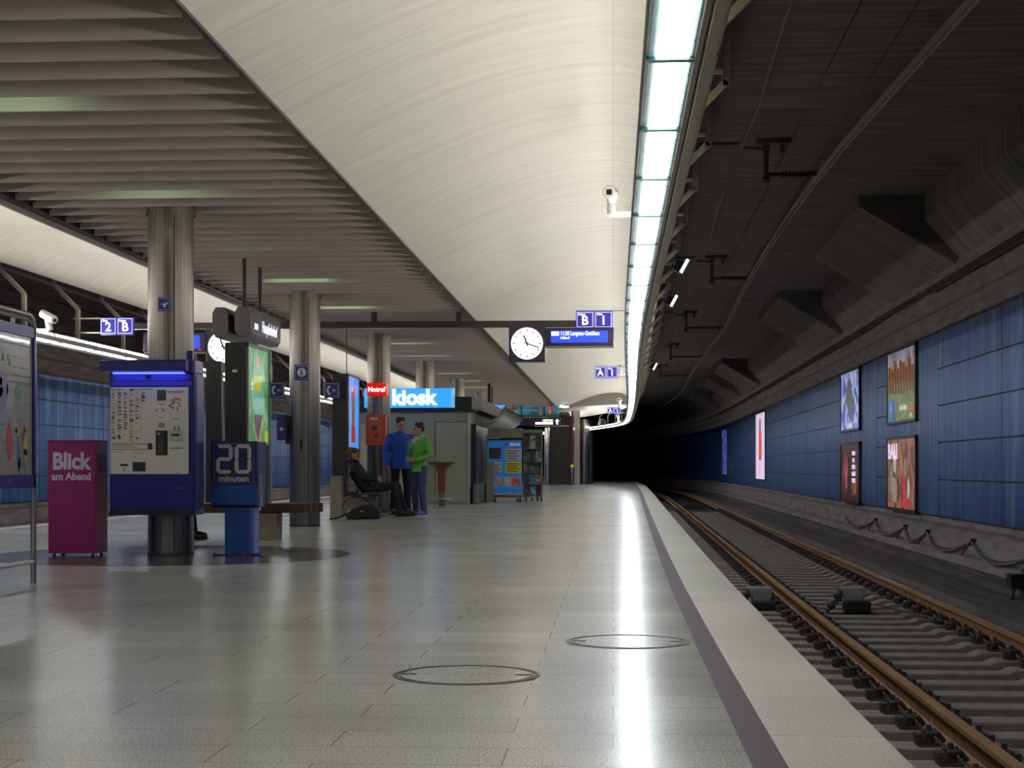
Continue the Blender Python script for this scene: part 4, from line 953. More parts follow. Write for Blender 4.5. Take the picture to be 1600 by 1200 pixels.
tile(247, 464.5, 267.5, 486, 16.16, 'small blue sign with a pale hand on the nearest column', draw=d_hand)
tile(460, 570, 483.5, 594, 24.05, 'blue sign with a white i on the second column', draw=d_i)
ts1 = tile(421, 597.5, 445.5, 622.5, 19.95, 'blue phone sign beside the green poster panel, left of the second column', draw=d_phone, th=.04)
ts2 = tile(506.5, 597.5, 531, 622.5, 29.7, 'blue phone sign right of the second column', draw=d_phone, th=.04)

# ================================================================ ADVERTISING PANELS PARALLEL TO THE TRACK
def totem(px_near, px_far, px_back, z0, z1, pz0, X, lab, fill, zl=None):
    zl = z0 if z0 < .48 else 0
    ya = W(px_near, 0, DX(px_near, X)).y; yb = W(px_far, 0, DX(px_far, X)).y
    xb = W(px_back, 0, DX(px_near, X)).x
    t = thing('advertising_pillar', ((X + xb) / 2, ya, zl), lab, 'advertising pillar', 'illuminated advertising panels between the columns')
    m = MB(); m.box(xb, X, ya - .02, yb + .06, zl, z1); m.build('housing', M_totem, t, bevel=.012)
    m = MB(); m.box(X, X + .012, ya + .03, yb - .03, pz0, z1 - .04); pc_ = m.build('picture', fill, t)
    m = MB()
    for q in ((ya, ya + .03, z0, z1), (yb - .03, yb, z0, z1), (ya, yb, z1 - .04, z1), (ya, yb, pz0 - .03, pz0)): m.box(X, X + .025, *q)
    m.build('frame', M_trim, t)
    return t, ya, yb
em2 = lambda n_, c_, e: mat(n_, c_, .25, emit=e * .65, ecol=c_, noise=.06, nscale=3, coat=.5)
t, ya, yb = totem(385, 418, 351, .465, 2.42, 1.22, -4.4, 'dark panel with a lit green football poster on its right face', art('green_poster', [(.3, (36, 104, 50)), (.5, (70, 150, 84)), (.75, (160, 206, 160))], 3, (1, 1, 1), .38, 3, 2))
P_ = lambda u, v: (ya + (yb - ya) * u, 1.22 + 1.16 * v)
def shp(t, X, pts, m_, name, k=1):
    b = MB(); b.prism(pts, 'x', X + .010, X + .012 + .002 * k); return b.build(name, m_, t)
shp(t, -4.4, [P_(.28, .95), P_(.55, .95), P_(.62, .75), P_(.75, .62), P_(.80, .42), P_(.62, .20), P_(.5, .04), P_(.44, .05), P_(.38, .25), P_(.22, .42), P_(.2, .62), P_(.3, .75)], em2('jersey_teal', (116, 186, 156), .6), 'figure')
shp(t, -4.4, [P_(.3, .72), P_(.7, .72), P_(.66, .62), P_(.62, .55), P_(.36, .55), P_(.28, .62)], em2('scarf_yellow', (190, 196, 60), .6), 'scarf', 2)
shp(t, -4.4, [P_(.34, .30), P_(.68, .30), P_(.58, .12), P_(.5, .03), P_(.4, .12)], em2('shorts_brown', (110, 66, 58), .5), 'shorts', 2)
shp(t, -4.4, [P_(.36, .92), P_(.56, .92), P_(.54, .80), P_(.4, .80)], em2('face_tone', (200, 170, 140), .5), 'face', 2)
shp(t, -4.4, [P_(.2, .2), P_(.26, .2), P_(.5, .02), P_(.46, .02)], em2('arm_tone', (190, 130, 100), .5), 'arm', 2); shp(t, -4.4, [P_(.8, .24), P_(.86, .24), P_(.56, .02), P_(.5, .02)], MC['arm_tone'], 'arm', 2)
shp(t, -4.4, [P_(.82, .02), P_(.98, .02), P_(.98, .14), P_(.82, .14)], MC['scarf_yellow'], 'yellow_label', 2)
m = MB(); m.box(-4.56, -4.50, ya - .05, ya - .02, 2.06, 2.09); m.build('handle', M_chrome, t)
m = MB(); m.tube((-4.36, yb, .0), (-4.36, yb, 2.4), .012); m.build('glass_edge', M_teal, t)
t, ya, yb = totem(543, 560, 519, .5, 2.72, 1.29, -5.1, 'dark panel with a lit sky blue poster behind the seated person', art('blue_poster', [(.3, (50, 120, 216)), (.6, (84, 152, 232)), (.8, (150, 200, 246))], 1.4, (1, 1, 1), .65, 2, 4))
P_ = lambda u, v: (ya + (yb - ya) * u, 1.29 + 1.39 * v)
shp(t, -5.1, [P_(.3, .86), P_(.62, .86), P_(.6, .5), P_(.56, .3), P_(.34, .3), P_(.32, .5)], em2('bottle_brown', (140, 104, 84), .6), 'bottle')
shp(t, -5.1, [P_(.3, .32), P_(.62, .32), P_(.64, .08), P_(.28, .08)], em2('label_red', (186, 70, 66), .6), 'label', 2)
m = MB(); m.tube((-5.12, ya + .02, 2.7), (-5.12, ya + .02, 3.6), .009); m.build('hanging_wire', M_darktrim, t)
p = W(333, 0, 21.2)
t = thing('windbreak_panel', (p.x, p.y, 0), 'dark grey panel between the ticket machine and the green poster panel', 'panel')
a, b_ = W(321, 0, 21.2), W(346, 0, 21.2)
m = MB(); m.box(a.x, b_.x, p.y, p.y + .12, .38, 2.36); m.build('panel', M_totem, t, bevel=.01)
m = MB(); m.box(b_.x, b_.x + .06, p.y + .02, p.y + .1, .4, .5); m.box(b_.x + .06, b_.x + .10, p.y + .02, p.y + .1, 0, .5); m.build('post', M_darktrim, t)
# public telephone left of column two
p = W(443, 670, 24.2)
t = thing('public_telephone', (p.x, p.y, .95), 'black telephone with a blue side sign, left side of the second column', 'telephone')
a, b_ = W(433, 688, 24.2), W(447, 653, 24.2)
m = MB(); m.box(a.x, b_.x, p.y - .03, p.y, a.z, b_.z); q = m.build('side_sign', mat('sign_navy', (34, 36, 120), .4), t, bevel=.004)
m = MB(); x = (a.x + b_.x) / 2; z = (a.z + b_.z) / 2; m.prism([(x - .03, z), (x + .01, z + .035), (x + .01, z + .01), (x + .04, z + .01), (x + .04, z - .01), (x + .01, z - .01), (x + .01, z - .035)], 'y', p.y - .034, p.y - .03); m.build('arrow_mark', wp, q)
a, b_ = W(446, 694, 24.2), W(456, 650, 24.2)
m = MB(); m.box(a.x, b_.x, p.y - .02, p.y + .22, a.z, b_.z); m.box(a.x - .02, b_.x, p.y - .04, p.y + .24, b_.z - .03, b_.z); m.build('hood', M_black, t, bevel=.01)
m = MB(); m.tube((a.x + .04, p.y - .05, a.z + .1), (a.x + .04, p.y - .05, a.z + .3), .018); m.ball((a.x + .04, p.y - .06, a.z + .1), .028); m.ball((a.x + .04, p.y - .06, a.z + .3), .028); m.build('receiver', M_black, t, smooth=50)

# ================================================================ BENCHES
def bench_slats(t, c, L_, W_, z, ang, n_=4, name='seat_slat'):
    for k in range(n_):
        off = -W_ / 2 + W_ * (k + .5) / n_
        m = MB(); q = Vector((c[0] - math.sin(ang) * off, c[1] + math.cos(ang) * off, z)); m.obox(q, L_ - .12 * (n_ - 1 - k) + .0, W_ / n_ - .025, .12, (0, 0, ang)); m.build(name, M_wood, t, bevel=.008)
p = G(414, 844)
t = thing('bench', (p.x - .5, p.y + .2, 0), 'brown wooden bench on concrete feet behind the blue newspaper box', 'bench', 'wooden benches between the columns')
bench_slats(t, (p.x - .66, p.y + .32), 2.6, .62, .40, .10)
for dx in (-1.35, .0):
    m = MB(); m.box(p.x + dx - .115, p.x + dx + .115, p.y, p.y + .5, 0, .335); m.build('concrete_foot', M_bconc, t, bevel=.01)
p = G(526, 808)
bx = p.x; by = p.y
t = thing('bench', (bx + .3, by + 1, 0), 'bench with tall concrete end block and slanted back, under the seated person', 'bench', 'wooden benches between the columns')
m = MB(); m.prism([(bx - .125, 0), (bx + .10, 0), (bx + .10, .76), (bx - .125, .76)], 'y', by, by + .22); m.build('end_block', M_bconc, t, bevel=.012)
m = MB(); m.prism([(bx - .125, 0), (bx + .6, 0), (bx + .6, .36), (bx - .0, .36)], 'y', by + .92, by + 1.1); m.build('concrete_foot', M_bconc, t, bevel=.01)
for k in range(4):
    m = MB(); m.obox((bx + .28 + .12 * k, by + .62, .40 + .012 * k), .105, 1.0, .05, (0, -.1, 0)); m.build('seat_slat', M_wood, t, bevel=.006)
for k in range(3):
    m = MB(); m.obox((bx + .17 - .022 * k, by + .62, .50 + .12 * k), .035, 1.0, .10, (0, -.2, 0)); m.build('back_slat', M_wood, t, bevel=.006)

# ================================================================ COLUMN THREE: EMERGENCY CALL
dC = 31.55
a, b_ = W(573.5, 618.5, dC), W(604, 598.5, dC); p = a
t = thing('emergency_sign', ((a.x + b_.x) / 2, a.y, a.z), 'lit red sign reading Notruf wrapped on the third column', 'sign')
m = MB(); m.box(a.x, b_.x, a.y - .02, a.y + .3, a.z, b_.z); m.build('light_box', mat('lit_red', (205, 14, 14), .35, emit=.5, ecol=(215, 8, 10)), t, bevel=.012)
text(t, 'Notruf', .135, ((a.x + b_.x) / 2, a.y - .024, (a.z + b_.z) / 2 - .005), 'front', mat('lit_white_text', (255, 240, 225), .4, emit=1.3), .003, sx=.92)
a, b_ = W(570, 696, dC - .1), W(603, 648, dC - .1)
t = thing('emergency_call_box', ((a.x + b_.x) / 2, a.y, a.z), 'orange emergency box on the third column, below the red sign', 'call box')
m = MB(); m.box(a.x + .02, b_.x, a.y, a.y + .16, a.z, b_.z); m.build('case', mat('signal_orange', (216, 88, 22), .4, noise=.06), t, bevel=.012)
m = MB(); m.box(a.x + .06, b_.x - .05, a.y - .012, a.y, a.z + .05, b_.z - .03); dr = m.build('door', MC['signal_orange'], t, bevel=.004)
m = MB(); m.box(a.x + .11, a.x + .26, a.y - .018, a.y - .010, b_.z - .10, b_.z - .06); m.build('caption_plate', mat('cream_plate', (220, 190, 160), .5), dr)
m = MB(); m.box(a.x + .14, a.x + .24, a.y - .018, a.y - .010, a.z + .3, a.z + .4); m.prism([(a.x + .18, a.z + .18), (a.x + .26, a.z + .18), (a.x + .26, a.z + .23), (a.x + .19, a.z + .22)], 'y', a.y - .018, a.y - .010); m.build('dark_pictogram', mat('brick_mark', (110, 40, 30), .5), dr)
m = MB(); m.box(b_.x - .13, b_.x - .11, a.y - .03, a.y - .010, a.z + .28, a.z + .38); m.build('handle', M_chrome, dr)

# ================================================================ KIOSK
dK = 38.6; kx = lambda px: W(px, 0, dK).x; kz = lambda py: W(0, py, dK).z; ky = W(660, 0, dK).y
t = thing('kiosk', (kx(660), ky, 0), 'grey shuttered kiosk building behind the two standing people', 'kiosk')
kw = mat('kiosk_grey', (140, 137, 126), .5, noise=.04); kd = mat('kiosk_panel', (150, 150, 138), .5, noise=.03)
X1 = kx(731.5)
m = MB(); m.prism([(kx(556), ky), (X1, ky), (X1 + .02, ky + .1), (X1 + .1, ky + 3.2), (X1 + .05, ky + 9.0), (kx(556) - .6, ky + 9.0)], 'z', 0, 2.30); m.build('walls', kw, t)
m = MB(); m.box(kx(562), kx(572), ky - .012, ky, .1, kz(662)); m.build('pale_door', mat('pale_door', (168, 160, 142), .5), t)
m = MB(); m.box(kx(681), kx(729), ky - .012, ky, .06, kz(660)); q = m.build('wall_panel', kd, t, bevel=.004)
m = MB(); m.box(kx(612), kx(679), ky - .012, ky, .06, kz(646)); m.build('wall_panel', kw, t, bevel=.004)
m = MB(); m.box(kx(680.2), kx(681), ky - .014, ky, .06, kz(659)); m.box(kx(680.2), kx(729), ky - .014, ky, kz(660), kz(659)); m.build('panel_joint', M_darktrim, t)
m = MB(); m.prism([(X1 + .10, ky + .3), (X1 + .18, ky + .3), (X1 + .24, ky + 3.0), (X1 + .16, ky + 3.0)], 'z', .02, .5); m.build('steel_plinth', M_chrome, t)
m = MB(); m.box(X1 + .03, X1 + .16, ky + .5, ky + 8.9, .52, 2.0); m.build('dark_shutter', M_totem, t)
m = MB(); m.box(X1 + .02, X1 + .04, ky + .35, ky + .42, .9, 1.6); m.build('blue_sticker_strip', mat('sky_blue_strip', (60, 150, 200), .4), t)
m = MB(); m.prism([(kx(570) - .3, ky - .05), (kx(738), ky - .05), (kx(738) + .16, ky + .8), (kx(738) + .16, ky + 9), (kx(570) - .6, ky + 9)], 'z', 2.34, 2.66); m.build('roof_fascia', M_dark, t)
m = MB(); m.box(kx(560), kx(744), ky - .08, ky + .3, 2.28, 2.34); m.build('roof_soffit', M_totem, t)
m = MB(); P = [(0, 0), (.28, .05), (.5, .2), (.6, .42), (.55, .44), (.44, .24), (.26, .1), (0, .05)]
m.prism([(X1 + .25 + x_, 2.02 + z_) for x_, z_ in P], 'y', ky + 1.2, ky + 9.0); m.build('metal_awning', mat('awning_metal', (150, 148, 146), .22, metal=.9, noise=.1), t, smooth=50)
a, b_ = W(569, 637, dK - .3), W(706, 607, dK - .3)
t = thing('kiosk_sign', ((a.x + b_.x) / 2, a.y, a.z), 'glowing sky blue sign reading kiosk on the kiosk roof', 'sign')
m = MB(); m.box(a.x, b_.x, a.y, a.y + .18, a.z, b_.z); m.build('light_box', mat('kiosk_blue', (60, 160, 235), .3, emit=.75, ecol=(44, 140, 238), noise=.08, nscale=1.5), t, bevel=.01)
text(t, 'kiosk', .52, (kx(649.5), a.y - .01, (a.z + b_.z) / 2 + .0), 'front', mat('kiosk_white', (250, 252, 255), .4, emit=1.5), .017, .006, sx=.98)
m = MB(); m.box(b_.x - .22, b_.x - .19, a.y + .05, a.y + .1, 2.3, a.z + .02); m.box(a.x + .8, a.x + .83, a.y + .05, a.y + .1, 2.3, a.z + .02); m.build('sign_posts', M_darktrim, t)
m = MB(); m.box(b_.x, b_.x + .07, a.y + .02, a.y + .16, a.z, b_.z); m.build('side_rim', mat('side_cyan', (110, 200, 230), .3, emit=.4), t)
# second lit sign deeper along the kiosk
a, b_ = W(770, 651, 52), W(789.5, 633, 52)
t = thing('light_box_sign', ((a.x + b_.x) / 2, a.y, a.z), 'small plain glowing blue light box above the magazine stands', 'sign')
m = MB(); m.box(a.x, b_.x, a.y, a.y + .15, a.z, b_.z); m.build('light_box', mat('plain_blue', (66, 140, 240), .3, emit=.9), t)
m = MB(); m.box(a.x - .05, a.x, a.y - .02, a.y + .17, a.z - .2, 3.6); m.box(b_.x, b_.x + .06, a.y - .02, a.y + .17, a.z - .35, b_.z); m.build('post', M_darktrim, t)
# far dark pole between the column tops
a, b_ = W(762, 631, 50), W(766.5, 605, 50)
m = MB(); m.box(a.x, b_.x, a.y, a.y + .1, a.z - .8, 3.6); tag(m.build('hanging_post', M_black), 'short black hanging post right of the farthest column', 'post')

# standing table
p = G(690, 793.5)
t = thing('bar_table', (p.x, p.y, 0), 'round brown standing table with a steel foot ring, right of the green jacket', 'table')
m = MB(); m.lathe([(0, 1.04), (.315, 1.04), (.315, 1.01), (.29, .985), (0, .985)], (p.x, p.y, 0), 40); m.build('table_top', mat('table_brown', (92, 74, 62), .35, noise=.1), t, smooth=35)
m = MB(); m.lathe([(.245, .985), (.22, .95), (.13, .87), (.095, .78), (.085, .36), (0, .36)], (p.x, p.y, 0), 32); m.build('brown_stem', mat('red_brown', (118, 62, 46), .4, noise=.08), t, smooth=50)
m = MB(); m.lathe([(.075, .36), (.075, .03), (.2, .02), (.2, 0)], (p.x, p.y, 0), 32); m.build('foot_column', mat('warm_grey', (112, 106, 100), .5), t, smooth=40)
m = MB(); n_ = 32; pts = [(p.x + .25 * math.cos(2 * PI * k / n_), p.y + .25 * math.sin(2 * PI * k / n_), .21) for k in range(n_ + 1)]; m.path(pts, .017, 8)
for k in range(4): m.tube((p.x, p.y, .21), (p.x + .25 * math.cos(k * PI / 2 + .7), p.y + .25 * math.sin(k * PI / 2 + .7), .21), .01)
m.build('foot_ring', M_chrome, t, smooth=60)

# ================================================================ KIOSK BOARD AND MAGAZINE RACK
dB2 = 41.0; qx = lambda px: W(px, 0, dB2).x; qz = lambda py: W(0, py, dB2).z; qy = W(790, 0, dB2).y
t = thing('poster_stand', (qx(790), qy, 0), 'wheeled stand with a blue kiosk board of notices, right of the kiosk', 'poster stand')
m = MB(); m.box(qx(762), qx(815), qy, qy + .3, qz(684), qz(669)); m.build('top_box', mat('stand_olive_grey', (140, 138, 122), .5, noise=.12), t, bevel=.006)
m = MB(); m.box(qx(760), qx(772), qy - .03, qy + .4, .02, qz(722)); m.box(qx(759), qx(762), qy, qy + .3, 0, qz(680)); m.build('side_cabinet', kd, t, bevel=.006)
m = MB(); m.box(qx(762), qx(815.5), qy + .01, qy + .05, qz(771), qz(687)); m.build('blue_board', mat('board_blue', (34, 128, 208), .4, emit=.12, ecol=(34, 128, 208)), t)
m = MB(); m.box(qx(762), qx(815), qy - .0, qy + .02, qz(688), qz(685.5)); m.build('dark_edge', M_black, t)
text(t, 'kiosk', .13, (qx(805), qy, qz(694)), 'front', mat('print_white', (235, 240, 245), .5, emit=.1), .003)
m = MB(); m.ball((qx(791), qy, qz(694)), (.05, .006, .045)); m.build('red_mark', mat('k_red', (160, 60, 110), .5), t)
cards = [((764, 700, 783, 717), 'dark_photo_notice', art('card_dark', [(.35, (40, 34, 50)), (.6, (90, 66, 70)), (.75, (210, 210, 216))], 3, (1, 1, 1), 0, 4, 3)),
 ((789, 701, 815, 719), 'white_notice', mat('notice_lilac', (206, 204, 226), .5)), ((763, 722, 784, 738), 'white_notice', mat('notice_white', (214, 214, 208), .5)),
 ((790, 721, 815, 739), 'yellow_notice', mat('notice_yellow', (224, 214, 30), .5)), ((773, 745, 784, 761), 'pink_notice', art('card_pink', [(.35, (200, 90, 110)), (.6, (220, 190, 200)), (.75, (150, 120, 190))], 6, (1, 1, 1), 0, 3, 5)),
 ((787, 745, 800, 760), 'pale_notice', art('card_pale', [(.35, (150, 150, 120)), (.6, (220, 210, 190)), (.75, (190, 100, 90))], 6, (1, 1, 1), 0, 3, 6)), ((801, 745, 812, 760), 'orange_notice', art('card_orange', [(.35, (220, 60, 40)), (.6, (240, 150, 110)), (.75, (190, 150, 220))], 6, (1, 1, 1), 0, 3, 7))]
for (c, nm, mm) in cards:
    m = MB(); m.box(qx(c[0]), qx(c[2]), qy, qy + .012, qz(c[3]), qz(c[1])); q = m.build(nm, mm, t)
    if nm in ('white_notice', 'yellow_notice'):
        m = MB()
        for k in range(4):
            z = qz(c[1] + 3.2 + 3.8 * k); m.box(qx(c[0] + 2), qx(c[2] - 2 - (k % 2) * 4), qy - .004, qy, z - .022, z + .0)
        m.build('notice_lines', mat('notice_ink', (120, 70, 60), .6) if k % 2 else ink, q)
m = MB(); m.box(qx(772), qx(816), qy - .1, qy + .3, .13, .20); m.tube((qx(772), qy - .1, .17), (qx(815), qy - .1, .17), .015); m.build('base_shelf', art('base_shelf', [(.4, (80, 56, 50)), (.6, (150, 110, 96))], 5, (1, 1, 1), 0, 3, 2), t)
for px in (774, 809, 813):
    m = MB(); m.tube((qx(px) - .02, qy - .03, .05), (qx(px) + .02, qy - .03, .05), .05, .05, 16); m.build('caster', M_black, t, smooth=40)
d3 = 42.5; rx = lambda px: W(px, 0, d3).x; rz = lambda py: W(0, py, d3).z; ry = W(832, 0, d3).y
t = thing('magazine_rack', (rx(832), ry, 0), 'wheeled rack full of magazines beside the blue kiosk board', 'magazine rack')
m = MB()
for px in (818, 846): m.tube((rx(px), ry, .1), (rx(px), ry, rz(672)), .015); m.tube((rx(px), ry + .35, .1), (rx(px), ry + .35, rz(672)), .015)
rows = [(rz(701), rz(678)), (rz(721), rz(701.5)), (rz(738), rz(721.5)), (rz(756), rz(738.5)), (rz(776), rz(756.5))]
for z0, z1 in rows: m.box(rx(817), rx(847), ry, ry + .35, z0 - .01, z0)
m.box(rx(817), rx(847), ry + .30, ry + .33, .12, rz(675)); m.build('rack_frame', mat('rack_grey', (130, 128, 120), .4, metal=.5), t, smooth=40)
m = MB(); m.box(rx(817), rx(847), ry - .01, ry + .3, rz(676.5), rz(671)); m.build('green_header', mat('header_green', (120, 158, 108), .5), t)
for px in (822, 831, 840, 846):
    m = MB(); m.tube((rx(px) - .02, ry, .055), (rx(px) + .02, ry, .055), .055, .055, 14); m.build('caster', M_black, t, smooth=40)
rown = ['top', 'second', 'middle', 'fourth', 'bottom']; coln = ['left', 'middle', 'right']
cols_ = [(98, 70, 54), (150, 150, 154), (46, 60, 50), (66, 120, 60), (44, 60, 76), (150, 150, 150), (126, 90, 84), (70, 74, 80), (60, 110, 46), (84, 60, 56), (40, 130, 160), (176, 130, 100), (92, 70, 64), (110, 170, 196), (40, 40, 44)]
cw = ['brown', 'silver', 'dark green', 'grass green', 'slate', 'grey', 'dusty pink', 'charcoal', 'leaf green', 'maroon', 'turquoise', 'tan', 'umber', 'pale blue', 'black']
base = None
for i, (z0, z1) in enumerate(rows):
    for j in range(3):
        xa = rx(818.5 + 9.3 * j); xb = rx(818.5 + 9.3 * j + 8.6); c = cols_[i * 3 + j]
        am = art('mag%d' % (i * 3 + j), [(.35, tuple(int(v * .45) for v in c)), (.5, c), (.66, tuple(min(255, int(v * 1.15 + 18)) for v in c)), (.78, (200, 190, 180))], 7, (1, 1, 1), 0, 5, i * 3 + j)
        m = MB(); m.prism([(ry + .04, z0 + .001), (ry + .065, z0 + .001), (ry + .155, z1 - .04), (ry + .13, z1 - .04)], 'x', xa, xb)
        o = m.build('magazine', am)
        tag(o, '%s magazine, %s of the %s row on the wheeled rack' % (cw[i * 3 + j], coln[j], rown[i]), 'magazine', 'magazines on the wheeled rack')

# ================================================================ FAR END: signs, escalator
a, b_ = W(808, 652, 69), W(873, 627, 69)
t = thing('advertising_banner', ((a.x + b_.x) / 2, a.y, a.z), 'wide blue-green banner of a seaside advert above the far direction sign', 'banner')
m = MB(); m.box(a.x, b_.x, a.y, a.y + .1, a.z, b_.z); m.build('banner', art('banner_sea', [(.35, (20, 84, 110)), (.5, (36, 120, 150)), (.7, (70, 150, 170))], 1.2, (1, 1, 1.5), .25, 3, 2), t)
m = MB(); m.box(a.x, b_.x, a.y - .01, a.y, a.z, a.z + .12); m.build('lower_stripe', mat('moss_green', (70, 96, 44), .5), t)
for u in (.09, .64): m = MB(); x = a.x + (b_.x - a.x) * u; m.box(x, x + .05, a.y - .015, a.y, a.z, b_.z); m.build('divider', M_black, t)
m = MB(); x = a.x + (b_.x - a.x) * .80; m.ball((x, a.y - .01, a.z + .4), (.12, .01, .26)); m.build('orange_figure', mat('sail_orange', (206, 100, 60), .5, emit=.2), t)
m = MB(); x = a.x + (b_.x - a.x) * .56; m.ball((x, a.y - .01, a.z + .26), (.1, .01, .2)); m.build('skin_figure', mat('figure_tan', (190, 140, 110), .5), t)
text(t, 'entspannen', .19, (a.x + (b_.x - a.x) * .36, a.y - .005, a.z + .50), 'front', mat('pale_aqua', (170, 214, 220), .5), .002, sx=.8); text(t, 'und geniessen', .19, (a.x + (b_.x - a.x) * .36, a.y - .005, a.z + .32), 'front', MC['pale_aqua'], .002, sx=.8)
m = MB()
for u in (.2, .8): x = a.x + (b_.x - a.x) * u; m = MB(); m.tube((x, a.y + .05, b_.z - .02), (x, a.y + .05, 3.72), .02); m.build('hanger', M_black, t)
a, b_ = W(789, 665, 67), W(875.5, 653, 67)
t = thing('direction_sign', ((a.x + b_.x) / 2, a.y, a.z), 'long dark blue direction sign with white arrow pointing up', 'sign')
m = MB(); m.box(a.x, b_.x, a.y, a.y + .15, a.z, b_.z); m.build('board', mat('dark_violet_board', (30, 24, 72), .4), t, bevel=.01)
w = b_.x - a.x; h = b_.z - a.z
m = MB(); m.box(a.x + w * .55, a.x + w * .87, a.y - .01, a.y, a.z + h * .14, a.z + h * .45); m.box(a.x + w * .68, a.x + w * .87, a.y - .01, a.y, a.z + h * .45, a.z + h * .8); m.build('white_field', mat('sign_white_lit', (235, 232, 226), .4, emit=.8), t)
x = a.x + w * .945; z = a.z + h * .5; m = MB(); m.prism([(x, z + .13), (x + .11, z + .0), (x + .04, z + .03), (x + .04, z - .12), (x - .04, z - .12), (x - .04, z + .03), (x - .11, z)], 'y', a.y - .01, a.y); m.build('arrow_mark', MC['sign_white_lit'], t)
m = MB(); m.ball((a.x + w * .09, a.y, z), (.13, .012, .13)); m.box(a.x - .1, a.x - .04, a.y - .02, a.y + .1, a.z, b_.z); m.build('round_mark', MC['sign_white_lit'], t)
text(t, 'S4', .12, (a.x + w * .22, a.y - .004, a.z + h * .35), 'front', lk, .001)
text(t, 'Ausgang', .15, (a.x + w * .78, a.y - .014, a.z + h * .62), 'front', ink, .001)
m = MB()
for u in (.15, .85): m = MB(); m.tube((a.x + w * u, a.y + .07, b_.z - .02), (a.x + w * u, a.y + .07, 3.75), .02); m.build('hanger', M_black, t)
# escalator housing
dE = 82.0; ex = lambda px: W(px, 0, dE).x; ez = lambda py: W(0, py, dE).z; ey = W(880, 0, dE).y
t = thing('escalator_housing', (ex(880), ey, 0), 'dark box housing of the far escalator with maroon edge', 'escalator')
m = MB(); m.box(ex(858), ex(893), ey, ey + 3, 0, ez(664)); m.build('dark_front', mat('housing_dark', (50, 45, 42), .35, metal=.2), t)
m = MB(); m.box(ex(874), ex(897), ey + .1, ey + 3, ez(664), 3.6); m.build('upper_box', M_totem, t)
m = MB(); m.box(ex(893), ex(896), ey - .2, ey + 2.5, 0, ez(640)); m.build('maroon_edge', mat('maroon_enamel', (104, 28, 46), .3), t)
m = MB(); m.tube((ex(855), ey - .1, 0), (ex(856.5), ey - .1, ez(668)), .12, .12, 16); m.tube((ex(850.5), ey, 0), (ex(852.5), ey, ez(668)), .05, .05, 12); m.box(ex(897), ex(906), ey, ey + .3, 0, ez(637)); m.build('steel_jambs', M_chrome, t, smooth=40)
m = MB(); m.box(ex(835), ex(889), ey - .1, ey + .0, ez(666.5), ez(664.5)); m.build('handrail_bar', M_trim, t)
m = MB(); m.tube((ex(894), ey - .3, 0), (ex(894), ey - .3, ez(731)), .07, .07, 12); q = m.build('button_post', M_chrome, t, smooth=50)
m = MB(); m.ball((ex(894), ey - .32, ez(729)), .12); m.build('yellow_button', mat('yellow_button', (206, 196, 60), .4), q, smooth=50)
p = W(882, 635.5, 70)
t = thing('ceiling_lamp', (p.x, p.y, p.z), 'single bright oval lamp at the far tip of the slatted ceiling', 'lamp')
m = MB(); m.ball(p, (.2, .2, .05)); m.build('lens', mat('lamp_glow', (240, 255, 245), .4, emit=6), t, smooth=60)
m = MB(); m.tube(p + Vector((0, 0, .02)), p + Vector((0, 0, .2)), .16, .16, 20); m.build('housing', M_trim, t, smooth=40)

# ================================================================ PEOPLE
def fuse(mb, name, m, parent, voxel, smooth=4, loc=None):
    """closed overlapping volumes -> one continuous skin"""
    me = bpy.data.meshes.new('tmp'); me.from_pydata(mb.v, [], mb.f); o = bpy.data.objects.new('tmp', me); C.objects.link(o)
    bm = bmesh.new(); bm.from_mesh(me); bmesh.ops.recalc_face_normals(bm, faces=bm.faces); bm.to_mesh(me); bm.free()
    r = o.modifiers.new('r', 'REMESH'); r.mode = 'VOXEL'; r.voxel_size = voxel; r.use_smooth_shade = True
    s = o.modifiers.new('s', 'SMOOTH'); s.factor = .5; s.iterations = smooth
    bpy.context.view_layer.update()
    n = bpy.data.meshes.new_from_object(o.evaluated_get(bpy.context.evaluated_depsgraph_get())); bpy.data.objects.remove(o); n.name = name
    n.materials.clear(); n.materials.append(m)
    ob = bpy.data.objects.new(name, n); C.objects.link(ob); ob.parent = parent
    return ob
def limb(m, pts, rs, n=14):
    for (a, b), (r0, r1) in zip(zip(pts, pts[1:]), zip(rs, rs[1:])):
        m.tube(a, b, r0, r1, n)
    for p, r in zip(pts, rs): m.ball(p, (r, r, r), 8, 12)
def hand(m, wrist, d, side, pn, curl=.5, s=1.):
    """palm + four fingers + thumb; d: pointing direction, side: thumb side, pn: palm normal"""
    w = Vector(wrist); d = Vector(d).normalized(); side = Vector(side); side = (side - d * side.dot(d)).normalized(); pn = Vector(pn); pn = (pn - d * pn.dot(d) - side * pn.dot(side)).normalized()
    limb(m, [w, w + d * .05 * s], [.026 * s, .026 * s], 10)
    for k in range(4):
        u = (1.5 - k) * .019 * s; base = w + d * .045 * s + side * u; k0 = w + d * .088 * s + side * u * 1.1
        limb(m, [base, k0], [.014 * s, .0115 * s], 8)
        ln = (.036, .042, .039, .030)[k] * s; a = curl
        k1 = k0 + (d * math.cos(a) + pn * math.sin(a)) * ln; a += curl * 1.1
        k2 = k1 + (d * math.cos(a) + pn * math.sin(a)) * ln * .75; a += curl * .6
        k3 = k2 + (d * math.cos(a) + pn * math.sin(a)) * ln * .5
        limb(m, [k0, k1, k2, k3], [.0105 * s, .0095 * s, .0088 * s, .0075 * s], 8)
    t0 = w + d * .02 * s + side * .024 * s; t1 = t0 + (d * .6 + side * .75 + pn * .15).normalized() * .038 * s; t2 = t1 + (d * .9 + side * .3 + pn * .3).normalized() * .03 * s
    limb(m, [t0, t1, t2], [.014 * s, .011 * s, .009 * s], 8)
